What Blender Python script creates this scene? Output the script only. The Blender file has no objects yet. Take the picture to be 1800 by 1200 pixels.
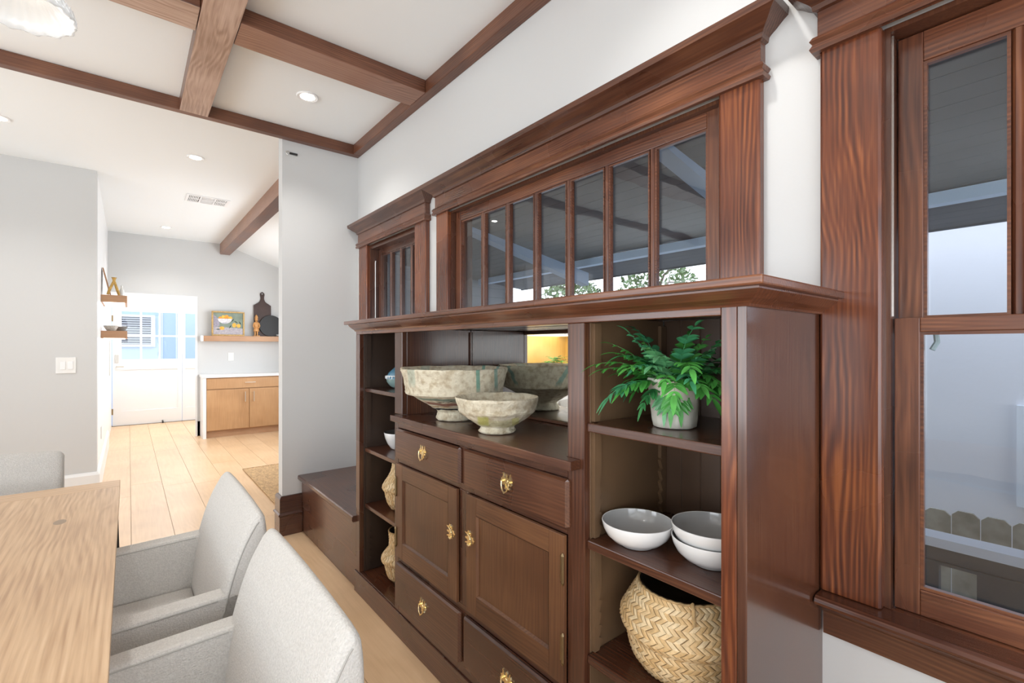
import bpy, bmesh, math, random
from math import sin, cos, pi, radians
from mathutils import Vector, Matrix, noise
random.seed(7)
SC = bpy.context.scene
COL = SC.collection

# ------------------------------------------------------------------ camera, world, lights, exposure
cam = bpy.data.cameras.new('camera'); camo = bpy.data.objects.new('camera', cam); COL.objects.link(camo)
cam.sensor_fit = 'HORIZONTAL'; cam.sensor_width = 36.0; cam.lens = 832.5/1800*36.0
cam.shift_y = 8.5/1800; cam.clip_start = 0.02; cam.clip_end = 200
camo.location = (0, 0, 1.32); camo.rotation_euler = (radians(90), 0, radians(-39.0))
SC.camera = camo
SC.view_settings.view_transform = 'Standard'; SC.view_settings.look = 'None'
SC.view_settings.gamma = 1.0; SC.view_settings.exposure = 0.0
try: SC.view_settings.use_curve_mapping = False
except Exception: pass
W = bpy.data.worlds.new('sky'); SC.world = W; W.use_nodes = True
nt = W.node_tree; nt.nodes.clear()
wo = nt.nodes.new('ShaderNodeOutputWorld'); wb = nt.nodes.new('ShaderNodeBackground')
wc = nt.nodes.new('ShaderNodeTexCoord'); wx = nt.nodes.new('ShaderNodeSeparateXYZ'); wr = nt.nodes.new('ShaderNodeValToRGB')
nt.links.new(wc.outputs['Generated'], wx.inputs[0]); nt.links.new(wx.outputs['Z'], wr.inputs[0])
wr.color_ramp.elements[0].position = 0.0; wr.color_ramp.elements[0].color = (.96, .97, 1.0, 1)
wr.color_ramp.elements[1].position = 1.0; wr.color_ramp.elements[1].color = (.62, .76, 1.0, 1)
nt.links.new(wr.outputs[0], wb.inputs[0]); wb.inputs[1].default_value = 2.8
nt.links.new(wb.outputs[0], wo.inputs[0])

def area(name, loc, target, sx, sy, power, color=(1, 1, 1)):
    l = bpy.data.lights.new(name, 'AREA'); l.shape = 'RECTANGLE'; l.size = sx; l.size_y = sy; l.energy = power; l.color = color
    o = bpy.data.objects.new(name, l); COL.objects.link(o); o.location = loc
    o.rotation_euler = (Vector(target)-Vector(loc)).to_track_quat('-Z', 'Y').to_euler(); return o
# unseen fill lamps added to brighten the dining room, kitchen and entry
area('window_light_opposite', (-3.32, 3.2, 1.30), (-.5, 2.2, 3.4), 2.6, 1.9, 50, (.86, .94, 1.0))
area('window_light_opposite', (-3.32, -1.1, 1.30), (-.5, .2, 3.4), 2.4, 1.9, 48, (.86, .94, 1.0))
area('window_light_back', (-0.9, -2.5, 1.3), (-0.7, 0.5, 3.8), 3.6, 2.0, 44, (.86, .94, 1.0))
area('window_light_kitchen', (2.05, 6.3, 1.5), (0, 7.3, 1.0), 2.4, 1.3, 52, (.92, .96, 1.0))
area('window_light_entry', (0.8, 9.3, 2.38), (0.6, 9.3, 0), 1.6, 1.2, 44, (1.0, 1.0, 1.0))

# ------------------------------------------------------------------ materials
def new_mat(name):
    m = bpy.data.materials.new(name); m.use_nodes = True
    n = m.node_tree.nodes; b = n.get('Principled BSDF'); return m, n, m.node_tree.links, b
def plain(name, col, rough=.5, metal=0., bump=0, bscale=200, spec=.5, coat=0, var=0, vscale=8, detail=2):
    m, n, l, b = new_mat(name)
    b.inputs['Base Color'].default_value = (*col, 1); b.inputs['Roughness'].default_value = rough
    b.inputs['Metallic'].default_value = metal; b.inputs['Specular IOR Level'].default_value = spec
    b.inputs['Coat Weight'].default_value = coat; b.inputs['Coat Roughness'].default_value = .1
    tc = n.new('ShaderNodeTexCoord')
    if bump:
        t = n.new('ShaderNodeTexNoise'); t.inputs['Scale'].default_value = bscale; t.inputs['Detail'].default_value = detail
        bp = n.new('ShaderNodeBump'); bp.inputs['Strength'].default_value = min(1, bump); bp.inputs['Distance'].default_value = .003
        l.new(tc.outputs['Object'], t.inputs['Vector']); l.new(t.outputs[0], bp.inputs['Height']); l.new(bp.outputs[0], b.inputs['Normal'])
    if var:
        t = n.new('ShaderNodeTexNoise'); t.inputs['Scale'].default_value = vscale; t.inputs['Detail'].default_value = 4
        r = n.new('ShaderNodeValToRGB')
        r.color_ramp.elements[0].position = .3; r.color_ramp.elements[0].color = (*[max(0, c*(1-var)) for c in col], 1)
        r.color_ramp.elements[1].position = .7; r.color_ramp.elements[1].color = (*[min(1, c*(1+var)) for c in col], 1)
        l.new(tc.outputs['Object'], t.inputs['Vector']); l.new(t.outputs[0], r.inputs[0]); l.new(r.outputs[0], b.inputs['Base Color'])
    return m
def wood(name, axis, cols, rough=.28, scale=1.0, bands=9, dist=5.0, stretch=14, bump=.15, coat=.35, spec=.5, rvar=.25, fine=.35, ring=.012, warp=48, amp=.06, mot=.62):
    """grain runs along axis 0/1/2 of the object; cols dark, mid, light"""
    m, n, l, b = new_mat(name)
    tc = n.new('ShaderNodeTexCoord'); oi = n.new('ShaderNodeObjectInfo')
    off = n.new('ShaderNodeVectorMath'); off.operation = 'SCALE'; off.inputs[0].default_value = (3.1, 5.7, 4.3)
    l.new(oi.outputs['Random'], off.inputs['Scale'])
    ad = n.new('ShaderNodeVectorMath'); ad.operation = 'ADD'; l.new(tc.outputs['Object'], ad.inputs[0]); l.new(off.outputs[0], ad.inputs[1])
    mp = n.new('ShaderNodeMapping'); s = [scale*stretch]*3; s[axis] = scale
    mp.inputs['Scale'].default_value = s; l.new(ad.outputs[0], mp.inputs[0])
    # annual rings: stripes across the grain, bent by a slow noise
    n1 = n.new('ShaderNodeTexNoise'); n1.inputs['Scale'].default_value = 1.0; n1.inputs['Detail'].default_value = 3; n1.inputs['Distortion'].default_value = .4; n1.inputs['Roughness'].default_value = .4
    mp1 = n.new('ShaderNodeMapping'); s1 = [scale*5.5]*3; s1[axis] = scale*1.3; mp1.inputs['Scale'].default_value = s1; l.new(ad.outputs[0], mp1.inputs[0]); l.new(mp1.outputs[0], n1.inputs['Vector'])
    dv = [1.0, .83, 1.17]; dv[axis] = 0.0
    dt = n.new('ShaderNodeVectorMath'); dt.operation = 'DOT_PRODUCT'; dt.inputs[1].default_value = dv; l.new(ad.outputs[0], dt.inputs[0])
    m0 = n.new('ShaderNodeMath'); m0.operation = 'MULTIPLY'; m0.inputs[1].default_value = 2*pi/ring; l.new(dt.outputs['Value'], m0.inputs[0])
    mu = n.new('ShaderNodeMath'); mu.operation = 'MULTIPLY_ADD'; mu.inputs[1].default_value = warp; l.new(n1.outputs[0], mu.inputs[0]); l.new(m0.outputs[0], mu.inputs[2])
    sn = n.new('ShaderNodeMath'); sn.operation = 'SINE'; l.new(mu.outputs[0], sn.inputs[0])
    # fine pores
    mp2 = n.new('ShaderNodeMapping'); s2 = [scale*160]*3; s2[axis] = scale*5
    mp2.inputs['Scale'].default_value = s2; l.new(ad.outputs[0], mp2.inputs[0])
    n2 = n.new('ShaderNodeTexNoise'); n2.inputs['Scale'].default_value = 1.; n2.inputs['Detail'].default_value = 2; l.new(mp2.outputs[0], n2.inputs['Vector'])
    # broad mottling
    n3 = n.new('ShaderNodeTexNoise'); n3.inputs['Scale'].default_value = 2.2; n3.inputs['Detail'].default_value = 3; l.new(ad.outputs[0], n3.inputs['Vector'])
    am = n.new('ShaderNodeMath'); am.operation = 'MULTIPLY'; nm = n.new('ShaderNodeTexNoise'); nm.inputs['Scale'].default_value = 3.0; nm.inputs['Detail'].default_value = 2; l.new(mp1.outputs[0], nm.inputs['Vector'])
    nr = n.new('ShaderNodeMapRange'); nr.inputs[1].default_value = .38; nr.inputs[2].default_value = .66; nr.inputs[3].default_value = .1; nr.inputs[4].default_value = 1.5; l.new(nm.outputs[0], nr.inputs[0])
    l.new(sn.outputs[0], am.inputs[0]); l.new(nr.outputs[0], am.inputs[1])
    a1 = n.new('ShaderNodeMath'); a1.operation = 'MULTIPLY_ADD'; a1.inputs[1].default_value = amp; a1.inputs[2].default_value = .0; l.new(am.outputs[0], a1.inputs[0])
    a2 = n.new('ShaderNodeMath'); a2.operation = 'MULTIPLY_ADD'; a2.inputs[1].default_value = fine; l.new(n2.outputs[0], a2.inputs[0]); l.new(a1.outputs[0], a2.inputs[2])
    a3 = n.new('ShaderNodeMath'); a3.operation = 'MULTIPLY_ADD'; a3.inputs[1].default_value = mot; l.new(n3.outputs[0], a3.inputs[0]); l.new(a2.outputs[0], a3.inputs[2])
    r = n.new('ShaderNodeValToRGB'); e = r.color_ramp.elements
    c0 = .5*mot+.5*fine
    e[0].position = max(0, c0-.17); e[0].color = (*cols[0], 1); e[1].position = min(1, c0+.22); e[1].color = (*cols[2], 1)
    em = e.new(c0+.02); em.color = (*cols[1], 1)
    l.new(a3.outputs[0], r.inputs[0]); l.new(r.outputs[0], b.inputs['Base Color'])
    rr = n.new('ShaderNodeMapRange'); rr.inputs[3].default_value = rough*(1-rvar); rr.inputs[4].default_value = rough*(1+rvar); l.new(n3.outputs[0], rr.inputs[0]); l.new(rr.outputs[0], b.inputs['Roughness'])
    bp = n.new('ShaderNodeBump'); bp.inputs['Strength'].default_value = bump; bp.inputs['Distance'].default_value = .002
    l.new(a2.outputs[0], bp.inputs['Height']); l.new(bp.outputs[0], b.inputs['Normal'])
    b.inputs['Coat Weight'].default_value = coat; b.inputs['Coat Roughness'].default_value = .12; b.inputs['Specular IOR Level'].default_value = spec
    return m
DK = ((.040, .0135, .008), (.086, .031, .016), (.155, .063, .030))
MD = ((.058, .018, .010), (.128, .044, .021), (.24, .092, .040))
BM = ((.070, .025, .013), (.145, .055, .028), (.24, .10, .050))
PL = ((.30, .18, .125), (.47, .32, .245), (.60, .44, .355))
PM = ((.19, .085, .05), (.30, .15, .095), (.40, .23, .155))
DW = [wood('dark_fir_%s' % 'xyz'[a], a, DK) for a in range(3)]
RW = [wood('red_fir_%s' % 'xyz'[a], a, MD, bump=.25) for a in range(3)]
BW = [wood('beam_fir_%s' % 'xyz'[a], a, BM, rough=.38, coat=.15, bands=7) for a in range(3)]
PALE = [wood('worn_beam_%s' % 'xyz'[a], a, PL, rough=.4, coat=.1, ring=.026, amp=.07, warp=60) for a in range(3)]  # beam undersides: scuffing, plus gloss sheen painted into the colour
PALM = [wood('faded_beam_%s' % 'xyz'[a], a, PM, rough=.4, coat=.1, ring=.02) for a in range(3)]  # mid tone; under the cross beams it carries painted scuff and sheen
SIDEW = wood('side_board_fir', 2, DK, rough=.24, coat=.6, bump=.015, amp=.05, fine=.25)
FRONTZ = wood('striped_fir_z', 2, ((.060, .015, .007), (.145, .040, .015), (.30, .095, .030)), bump=.15, rough=.26, ring=.012, amp=.10, warp=60, mot=.55)
DOORW = wood('door_panel_fir', 2, ((.070, .026, .012), (.135, .056, .025), (.22, .10, .042)), rough=.36, coat=.2, amp=.03, mot=.8, fine=.25)
OAKX = [wood('oak_%s' % 'xyz'[a], a, ((.44, .27, .15), (.60, .40, .235), (.72, .51, .32)), rough=.42, coat=.05, scale=.9, fine=.5, bump=.2, ring=.018, warp=60, amp=.065, mot=.5) for a in range(3)]
FLOORM = wood('floor_oak', 1, ((.60, .39, .215), (.70, .475, .28), (.77, .55, .35)), rough=.34, coat=.05, scale=.7, fine=.22, bump=.03, ring=.05, amp=.03)
KIT = wood('kitchen_oak', 2, ((.38, .205, .09), (.48, .27, .125), (.56, .335, .165)), rough=.42, coat=.0, bump=.04, amp=.04)
SHELFOAK = wood('shelf_oak', 0, ((.36, .19, .10), (.46, .26, .14), (.54, .32, .18)), rough=.45, coat=.0, bands=5, bump=.05)
YEL = wood('yellow_wood', 2, ((.62, .38, .12), (.78, .52, .19), (.85, .6, .26)), rough=.4, coat=.1, bands=5)
PAINT = plain('wall_paint', (.60, .605, .60), .62, bump=.05, bscale=90)
CEIL = plain('ceiling_paint', (.86, .89, .90), .7, bump=.04, bscale=60)
WHITE = plain('white_trim_paint', (.80, .80, .79), .4)
WHITE2 = plain('white_gloss_paint', (.84, .84, .84), .35)
SEAM = plain('plank_seam', (.44, .31, .20), .7)
TAN = plain('tan_cabinet_paint', (.165, .098, .052), .42, var=.18, vscale=3, bump=.04, bscale=40)
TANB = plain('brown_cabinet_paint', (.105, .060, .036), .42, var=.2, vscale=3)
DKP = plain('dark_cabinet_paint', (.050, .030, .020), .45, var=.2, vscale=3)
FAB = plain('boucle_fabric', (.62, .60, .565), .95, bump=1.0, bscale=260, spec=.1, var=.09, vscale=220, detail=4)
PIPE = plain('fabric_piping', (.44, .43, .40), .9, spec=.1)
BRASS = plain('polished_brass', (.90, .74, .42), .22, 1.0, bump=.2, bscale=120)
BRASSD = plain('aged_brass', (.30, .22, .12), .4, 1.0)
STEEL = plain('brushed_steel', (.62, .60, .56), .3, 1.0)
BLACK = plain('black_metal', (.02, .02, .022), .4)
CHAR = plain('charcoal_board', (.022, .022, .023), .55)
WALN = plain('dark_walnut', (.050, .024, .018), .5, var=.2)
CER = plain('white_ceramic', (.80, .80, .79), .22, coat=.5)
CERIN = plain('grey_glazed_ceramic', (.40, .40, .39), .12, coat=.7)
GLAZE = plain('celadon_glaze', (.22, .33, .32), .15, coat=.8)
GLAZEB = plain('blue_glaze', (.10, .25, .36), .12, coat=.8)
GLAZEW = plain('white_drip_glaze', (.80, .84, .86), .15, coat=.8)
POT = plain('cream_pot', (.66, .64, .56), .55, bump=.6, bscale=35, var=.14, vscale=14)
SOIL = plain('soil', (.05, .035, .02), .9, bump=.8, bscale=80)
WICK = plain('seagrass', (.78, .56, .30), .6, bump=.35, bscale=120, var=.28, vscale=60)
WICKD = plain('seagrass_dark', (.56, .37, .17), .7, bump=.35, bscale=120, var=.3, vscale=60)
STUCCO = plain('stucco', (.80, .80, .84), .9, bump=1, bscale=10, detail=6)
SKIRT = plain('neighbour_white_trim', (.80, .84, .90), .5)
PORCH = plain('porch_grey_boards', (.085, .094, .105), .7, var=.15, vscale=3)
PORCH2 = plain('porch_slate_boards', (.10, .11, .13), .7, var=.12, vscale=3)
PBLUE = plain('porch_blue_paint', (.60, .76, .95), .6)
PBRACE = plain('porch_brace_paint', (.30, .40, .54), .6)
RAILW = plain('rail_white_paint', (.62, .70, .82), .6)
RAILB = plain('rail_slate_panel', (.045, .065, .088), .5)
PICK = plain('weathered_cedar', (.27, .28, .25), .85, var=.28, vscale=9, bump=.5, bscale=30)
SIDING = plain('grey_clapboard', (.30, .33, .36), .7)
BLUEW = plain('pale_blue_siding', (.50, .62, .80), .7)
BARK = plain('bark', (.22, .15, .12), .9, bump=.6, bscale=30)
TLEAF = plain('tree_leaf', (.12, .19, .06), .6)
JUTE = plain('jute', (.47, .30, .15), .95, bump=.6, bscale=150, var=.3, vscale=45)
GROUND = plain('ground_concrete', (.33, .33, .32), .9, var=.2)
PLASTIC = plain('white_plastic', (.78, .78, .76), .35)
DARKHOLE = plain('vent_shadow', (.10, .10, .095), .9)
LEAFM = []
for i, c in enumerate([(.035, .19, .055), (.06, .28, .05), (.09, .36, .07), (.05, .25, .11), (.12, .36, .16)]):
    m = plain('fern_leaf_%d' % i, [q*1.15 for q in c], .4, var=.25, vscale=30); LEAFM.append(m)
    m.node_tree.nodes['Principled BSDF'].inputs['Subsurface Weight'].default_value = 0
def mirror_mat():
    m, n, l, b = new_mat('mirror_silver'); b.inputs['Metallic'].default_value = 1; b.inputs['Roughness'].default_value = .015
    b.inputs['Base Color'].default_value = (.88, .89, .86, 1); return m
MIRR = mirror_mat()
def pane_mat(name, ior=1.55, tint=(.95, .97, .98)):
    m, n, l, b = new_mat(name); n.remove(b); out = [x for x in n if x.type == 'OUTPUT_MATERIAL'][0]
    t = n.new('ShaderNodeBsdfTransparent'); t.inputs[0].default_value = (*tint, 1)
    g = n.new('ShaderNodeBsdfGlossy'); g.inputs['Roughness'].default_value = .0
    nz = n.new('ShaderNodeTexNoise'); nz.inputs['Scale'].default_value = 5; tc = n.new('ShaderNodeTexCoord'); l.new(tc.outputs['Object'], nz.inputs['Vector'])
    bp = n.new('ShaderNodeBump'); bp.inputs['Strength'].default_value = .10; bp.inputs['Distance'].default_value = .006; l.new(nz.outputs[0], bp.inputs['Height']); l.new(bp.outputs[0], g.inputs['Normal'])
    ge = n.new('ShaderNodeNewGeometry'); io = n.new('ShaderNodeMapRange'); io.inputs[3].default_value = ior; io.inputs[4].default_value = 1/ior; l.new(ge.outputs['Backfacing'], io.inputs[0])
    f = n.new('ShaderNodeFresnel'); l.new(io.outputs[0], f.inputs[0])
    mx = n.new('ShaderNodeMixShader'); l.new(f.outputs[0], mx.inputs[0]); l.new(t.outputs[0], mx.inputs[1]); l.new(g.outputs[0], mx.inputs[2]); l.new(mx.outputs[0], out.inputs[0])
    return m
PANE = pane_mat('window_glass')
def emis(name, col, st):
    m, n, l, b = new_mat(name); b.inputs['Base Color'].default_value = (*col, 1)
    b.inputs['Emission Color'].default_value = (*col, 1); b.inputs['Emission Strength'].default_value = st; return m
LAMP = emis('lit_lens', (1, .97, .90), 14)
STRIP = emis('under_shelf_led', (1, .99, .96), 5)
def crystal():
    m, n, l, b = new_mat('pressed_crystal')
    b.inputs['Base Color'].default_value = (.93, .95, .96, 1); b.inputs['Roughness'].default_value = .12
    b.inputs['Transmission Weight'].default_value = .45; b.inputs['IOR'].default_value = 1.45
    b.inputs['Emission Color'].default_value = (1, .98, .95, 1); b.inputs['Emission Strength'].default_value = .10
    return m
CRYS = crystal()
# papier-mache bowls: rough, with broad stains of their own
def mache(name, stains):
    m, n, l, b = new_mat(name); tc = n.new('ShaderNodeTexCoord'); b.inputs['Roughness'].default_value = .85
    b.inputs['Specular IOR Level'].default_value = .2
    base = n.new('ShaderNodeTexNoise'); base.inputs['Scale'].default_value = 40; base.inputs['Detail'].default_value = 5; l.new(tc.outputs['Object'], base.inputs['Vector'])
    r = n.new('ShaderNodeValToRGB'); e = r.color_ramp.elements
    e[0].position = .32; e[0].color = (.58, .48, .32, 1); e[1].position = .56; e[1].color = (.84, .77, .60, 1); l.new(base.outputs[0], r.inputs[0])
    cur = r.outputs[0]
    sep = n.new('ShaderNodeSeparateXYZ'); l.new(tc.outputs['Object'], sep.inputs[0])
    for k, (z0, z1, amp, col, strength, yc, yw) in enumerate(stains):
        nz = n.new('ShaderNodeTexNoise'); nz.inputs['Scale'].default_value = 9+k*3; nz.inputs['Detail'].default_value = 3
        o = n.new('ShaderNodeVectorMath'); o.inputs[1].default_value = (k*2.7, k*1.3, k*.9); l.new(tc.outputs['Object'], o.inputs[0]); l.new(o.outputs[0], nz.inputs['Vector'])
        z = n.new('ShaderNodeMath'); z.operation = 'MULTIPLY_ADD'; z.inputs[1].default_value = amp; l.new(nz.outputs[0], z.inputs[0]); l.new(sep.outputs['Z'], z.inputs[2])
        c = (z0+z1)/2+amp*.5; w = (z1-z0)/2
        d = n.new('ShaderNodeMath'); d.operation = 'SUBTRACT'; d.inputs[1].default_value = c; l.new(z.outputs[0], d.inputs[0])
        ab = n.new('ShaderNodeMath'); ab.operation = 'ABSOLUTE'; l.new(d.outputs[0], ab.inputs[0])
        mr = n.new('ShaderNodeMapRange'); mr.inputs[1].default_value = w; mr.inputs[2].default_value = w*.6; mr.inputs[3].default_value = 0; mr.inputs[4].default_value = strength; l.new(ab.outputs[0], mr.inputs[0])
        fac = mr.outputs[0]
        dp = n.new('ShaderNodeVectorMath'); dp.operation = 'DOT_PRODUCT'; dp.inputs[1].default_value = (.777, -.629, 0); l.new(tc.outputs['Object'], dp.inputs[0])
        y = n.new('ShaderNodeMath'); y.operation = 'SUBTRACT'; y.inputs[1].default_value = yc; l.new(dp.outputs['Value'], y.inputs[0])
        ya = n.new('ShaderNodeMath'); ya.operation = 'ABSOLUTE'; l.new(y.outputs[0], ya.inputs[0])
        ym = n.new('ShaderNodeMapRange'); ym.inputs[1].default_value = yw; ym.inputs[2].default_value = yw*.7; ym.inputs[3].default_value = 0; ym.inputs[4].default_value = 1; l.new(ya.outputs[0], ym.inputs[0])
        mm = n.new('ShaderNodeMath'); mm.operation = 'MULTIPLY'; l.new(fac, mm.inputs[0]); l.new(ym.outputs[0], mm.inputs[1]); fac = mm.outputs[0]
        mx = n.new('ShaderNodeMix'); mx.data_type = 'RGBA'; mx.inputs[7].default_value = (*col, 1)
        l.new(fac, mx.inputs[0]); l.new(cur, mx.inputs[6]); cur = mx.outputs[2]
    l.new(cur, b.inputs['Base Color'])
    bn = n.new('ShaderNodeTexNoise'); bn.inputs['Scale'].default_value = 60; bn.inputs['Detail'].default_value = 6; bn.inputs['Roughness'].default_value = .7; l.new(tc.outputs['Object'], bn.inputs['Vector'])
    bp = n.new('ShaderNodeBump'); bp.inputs['Strength'].default_value = 1.0; bp.inputs['Distance'].default_value = .012; l.new(bn.outputs[0], bp.inputs['Height']); l.new(bp.outputs[0], b.inputs['Normal'])
    return m
MACHE1 = mache('striped_papier_mache', [
    (.090, .104, .02, (.16, .24, .19), .8, -.05, .10), (.066, .084, .02, (.27, .09, .06), .85, -.03, .09), (.044, .055, .02, (.012, .010, .012), 1, -.04, .085),
    (.056, .063, .02, (.5, .33, .15), .8, -.06, .09), (.085, .089, .02, (.02, .016, .015), .9, .0, .06), (.12, .26, .02, (.10, .38, .30), .75, .113, .008), (.12, .26, .02, (.15, .45, .40), .6, .180, .007), (.14, .26, .02, (.20, .40, .34), .35, -.150, .02)])
MACHE2 = mache('yellow_flecked_papier_mache', [(.025, .075, .03, (.60, .60, .10), .75, -.045, .022), (.025, .07, .03, (.62, .60, .14), .6, .065, .014), (.02, .06, .03, (.6, .56, .2), .4, 0, .08)])

# ------------------------------------------------------------------ mesh helpers
class MB:
    def __init__(s): s.v = []; s.f = []
    def add(s, vs, fs):
        k = len(s.v); s.v += [tuple(p) for p in vs]; s.f += [tuple(i+k for i in f) for f in fs]; return s
    def box(s, x0, x1, y0, y1, z0, z1):
        x0, x1 = min(x0, x1), max(x0, x1); y0, y1 = min(y0, y1), max(y0, y1); z0, z1 = min(z0, z1), max(z0, z1)
        return s.add([(x0, y0, z0), (x1, y0, z0), (x1, y1, z0), (x0, y1, z0), (x0, y0, z1), (x1, y0, z1), (x1, y1, z1), (x0, y1, z1)],
                     [(0, 3, 2, 1), (4, 5, 6, 7), (0, 1, 5, 4), (1, 2, 6, 5), (2, 3, 7, 6), (3, 0, 4, 7)])
    def prism(s, pts, axis, a, b):
        """polygon pts (2D in the two remaining axes, order x<y<z) extruded along axis"""
        n = len(pts); vs = []
        for t in (a, b):
            for p in pts:
                q = list(p); q.insert(axis, t); vs.append(q)
        fs = [tuple(range(n)), tuple(range(2*n-1, n-1, -1))]+[(i, i+n, (i+1) % n+n, (i+1) % n) for i in range(n)]
        return s.add(vs, fs)
    def lathe(s, prof, c=(0, 0, 0), seg=40, sx=1, sy=1, close=True, fn=None):
        n = len(prof); vs = []; fs = []
        for i in range(seg):
            a = 2*pi*i/seg
            for j, (r, z) in enumerate(prof):
                if fn: r, z = fn(a, j, r, z)
                vs.append((c[0]+r*cos(a)*sx, c[1]+r*sin(a)*sy, c[2]+z))
        for i in range(seg):
            k = (i+1) % seg
            for j in range(n-1): fs.append((i*n+j, k*n+j, k*n+j+1, i*n+j+1))
        if close:
            if prof[0][0] > 1e-5: fs.append(tuple(i*n for i in range(seg))[::-1])
            if prof[-1][0] > 1e-5: fs.append(tuple(i*n+n-1 for i in range(seg)))
        return s.add(vs, fs)
    def tube(s, pts, r, seg=8, closed=False):
        pts = [Vector(p) for p in pts]; n = len(pts); vs = []; fs = []; up = Vector((0, 0, 1)); prev = None
        for i, p in enumerate(pts):
            a = pts[(i-1) % n] if (i or closed) else p; b = pts[(i+1) % n] if (i < n-1 or closed) else p
            d = (b-a).normalized()
            if prev is None: u = d.cross(up if abs(d.z) < .9 else Vector((1, 0, 0))).normalized()
            else: u = (prev-d*prev.dot(d)).normalized()
            prev = u; w = d.cross(u); rr = r[i] if isinstance(r, (list, tuple)) else r
            for k in range(seg): t = 2*pi*k/seg; vs.append(p+u*cos(t)*rr+w*sin(t)*rr)
        for i in range(n if closed else n-1):
            j = (i+1) % n
            for k in range(seg): m = (k+1) % seg; fs.append((i*seg+k, i*seg+m, j*seg+m, j*seg+k))
        if not closed: fs += [tuple(range(seg))[::-1], tuple((n-1)*seg+k for k in range(seg))]
        return s.add(vs, fs)
    def sweep(s, path, prof):
        """closed profile (out, z) swept along an xy path; out is to the right hand of travel"""
        P = [Vector(p) for p in path]; rings = []
        for i, p in enumerate(P):
            ns = []
            if i > 0: d = (P[i]-P[i-1]).normalized(); ns.append(Vector((d.y, -d.x)))
            if i < len(P)-1: d = (P[i+1]-P[i]).normalized(); ns.append(Vector((d.y, -d.x)))
            if len(ns) == 2: m = (ns[0]+ns[1]).normalized(); m = m/m.dot(ns[0])
            else: m = ns[0]
            rings.append([(p.x+m.x*o, p.y+m.y*o, z) for o, z in prof])
        n = len(prof); vs = [v for r in rings for v in r]; fs = []
        for i in range(len(P)-1):
            for j in range(n): k = (j+1) % n; fs.append((i*n+j, (i+1)*n+j, (i+1)*n+k, i*n+k))
        fs += [tuple(range(n)), tuple((len(P)-1)*n+j for j in range(n))[::-1]]
        return s.add(vs, fs)
    def obj(s, name, mat, parent=None, bevel=0, smooth=False, origin=None, **props):
        if parent is not None: o0 = wloc(parent)
        elif origin is not None: o0 = Vector(origin)
        else:
            xs, ys, zs = zip(*s.v); o0 = Vector(((min(xs)+max(xs))/2, (min(ys)+max(ys))/2, min(zs)))
        me = bpy.data.meshes.new(name)
        me.from_pydata([tuple(Vector(p)-o0) for p in s.v], [], s.f); me.materials.append(mat)
        b = bmesh.new(); b.from_mesh(me); bmesh.ops.recalc_face_normals(b, faces=b.faces); b.to_mesh(me); b.free()
        if smooth:
            me.polygons.foreach_set('use_smooth', [True]*len(me.polygons))
            if smooth != 'all':
                me.set_sharp_from_angle(angle=radians(38))
        o = bpy.data.objects.new(name, me); COL.objects.link(o)
        if parent is not None: o.parent = parent
        else: o.location = o0
        if bevel:
            m = o.modifiers.new('bevel', 'BEVEL'); m.width = bevel; m.segments = 2; m.limit_method = 'ANGLE'; m.angle_limit = radians(40)
        for k, v in props.items(): o[k] = v
        return o
def wloc(o):
    v = Vector(o.location)
    while o.parent: o = o.parent; v += o.location
    return v
def root(name, label=None, cat=None, loc=(0, 0, 0), group=None, kind=None):
    o = bpy.data.objects.new(name, None); COL.objects.link(o); o.location = loc; o.empty_display_size = .1
    if label: o['label'] = label
    if cat: o['category'] = cat
    if group: o['group'] = group
    if kind: o['kind'] = kind
    return o
def B(*a): return MB().box(*a)
def T(o, label, cat, group=None):
    o['label'] = label; o['category'] = cat
    if group: o['group'] = group
    return o
def copy_tree(o, loc, label=None):
    c = o.copy(); COL.objects.link(c); c.location = loc
    if label: c['label'] = label
    for ch in [x for x in bpy.data.objects if x.parent == o]:
        d = ch.copy(); COL.objects.link(d); d.parent = c
        for g in [x for x in bpy.data.objects if x.parent == ch]:
            e = g.copy(); COL.objects.link(e); e.parent = d
    return c

# ------------------------------------------------------------------ setting
XW = 1.374; YE = 3.58; ZC = 2.84; ZB = 2.765; YL = 5.56; XH = -.217; YF = 8.35; ZK = 2.87
fl = B(-3.5, 2.9, -2.7, 10.3, -.12, -.012).obj('floor', SEAM, kind='structure', origin=(0, 0, 0))
pw = .238; x = -.223-pw*13; row = 0
plank_cache = {}
while x < 2.85:
    y = -2.7-random.random()*1.6
    while y < 10.3:
        L = random.choice([1.9, 2.2, 2.5]); a = max(-2.7, y); b_ = min(10.3, y+L)
        vis = (x+pw > -1.3 and x < 1.6 and b_ > .3 and a < 8.4) or (x+pw > -.3 and x < 1.2 and a > 4)
        x1 = min(x+pw, 2.9)
        if b_-a > .05:
            if vis:
                B(max(x, -3.5)+.0012, x1-.0012, a+.0012, b_-.0012, -.012, 0).obj('plank', FLOORM, fl)
            else: plank_cache.setdefault('r', MB()).box(max(x, -3.5)+.0012, x1-.0012, a+.0012, b_-.0012, -.012, 0)
        y += L
    x += pw; row += 1
o = plank_cache['r'].obj('outer_planks', FLOORM, fl); o['kind'] = 'stuff'

# ceiling
c = MB()
c.box(-3.5, XW+.126, -2.7, YE-.04, ZC, ZC+.12)
c.box(-3.5, 1.13, YE-.04, YF+.1, ZK, ZK+.12)
c.prism([(1.13, ZK), (2.1, ZK-.36), (2.1, ZK-.24), (1.13, ZK+.12)], 1, 4.7, YF+.1); c.box(1.13, 1.504, YE-.04, 4.7, ZK, ZK+.12)
c.box(-.4, 2.9, YF+.1, 10.4, 2.5, 2.6)
c.obj('ceiling', CEIL, kind='structure')
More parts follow.
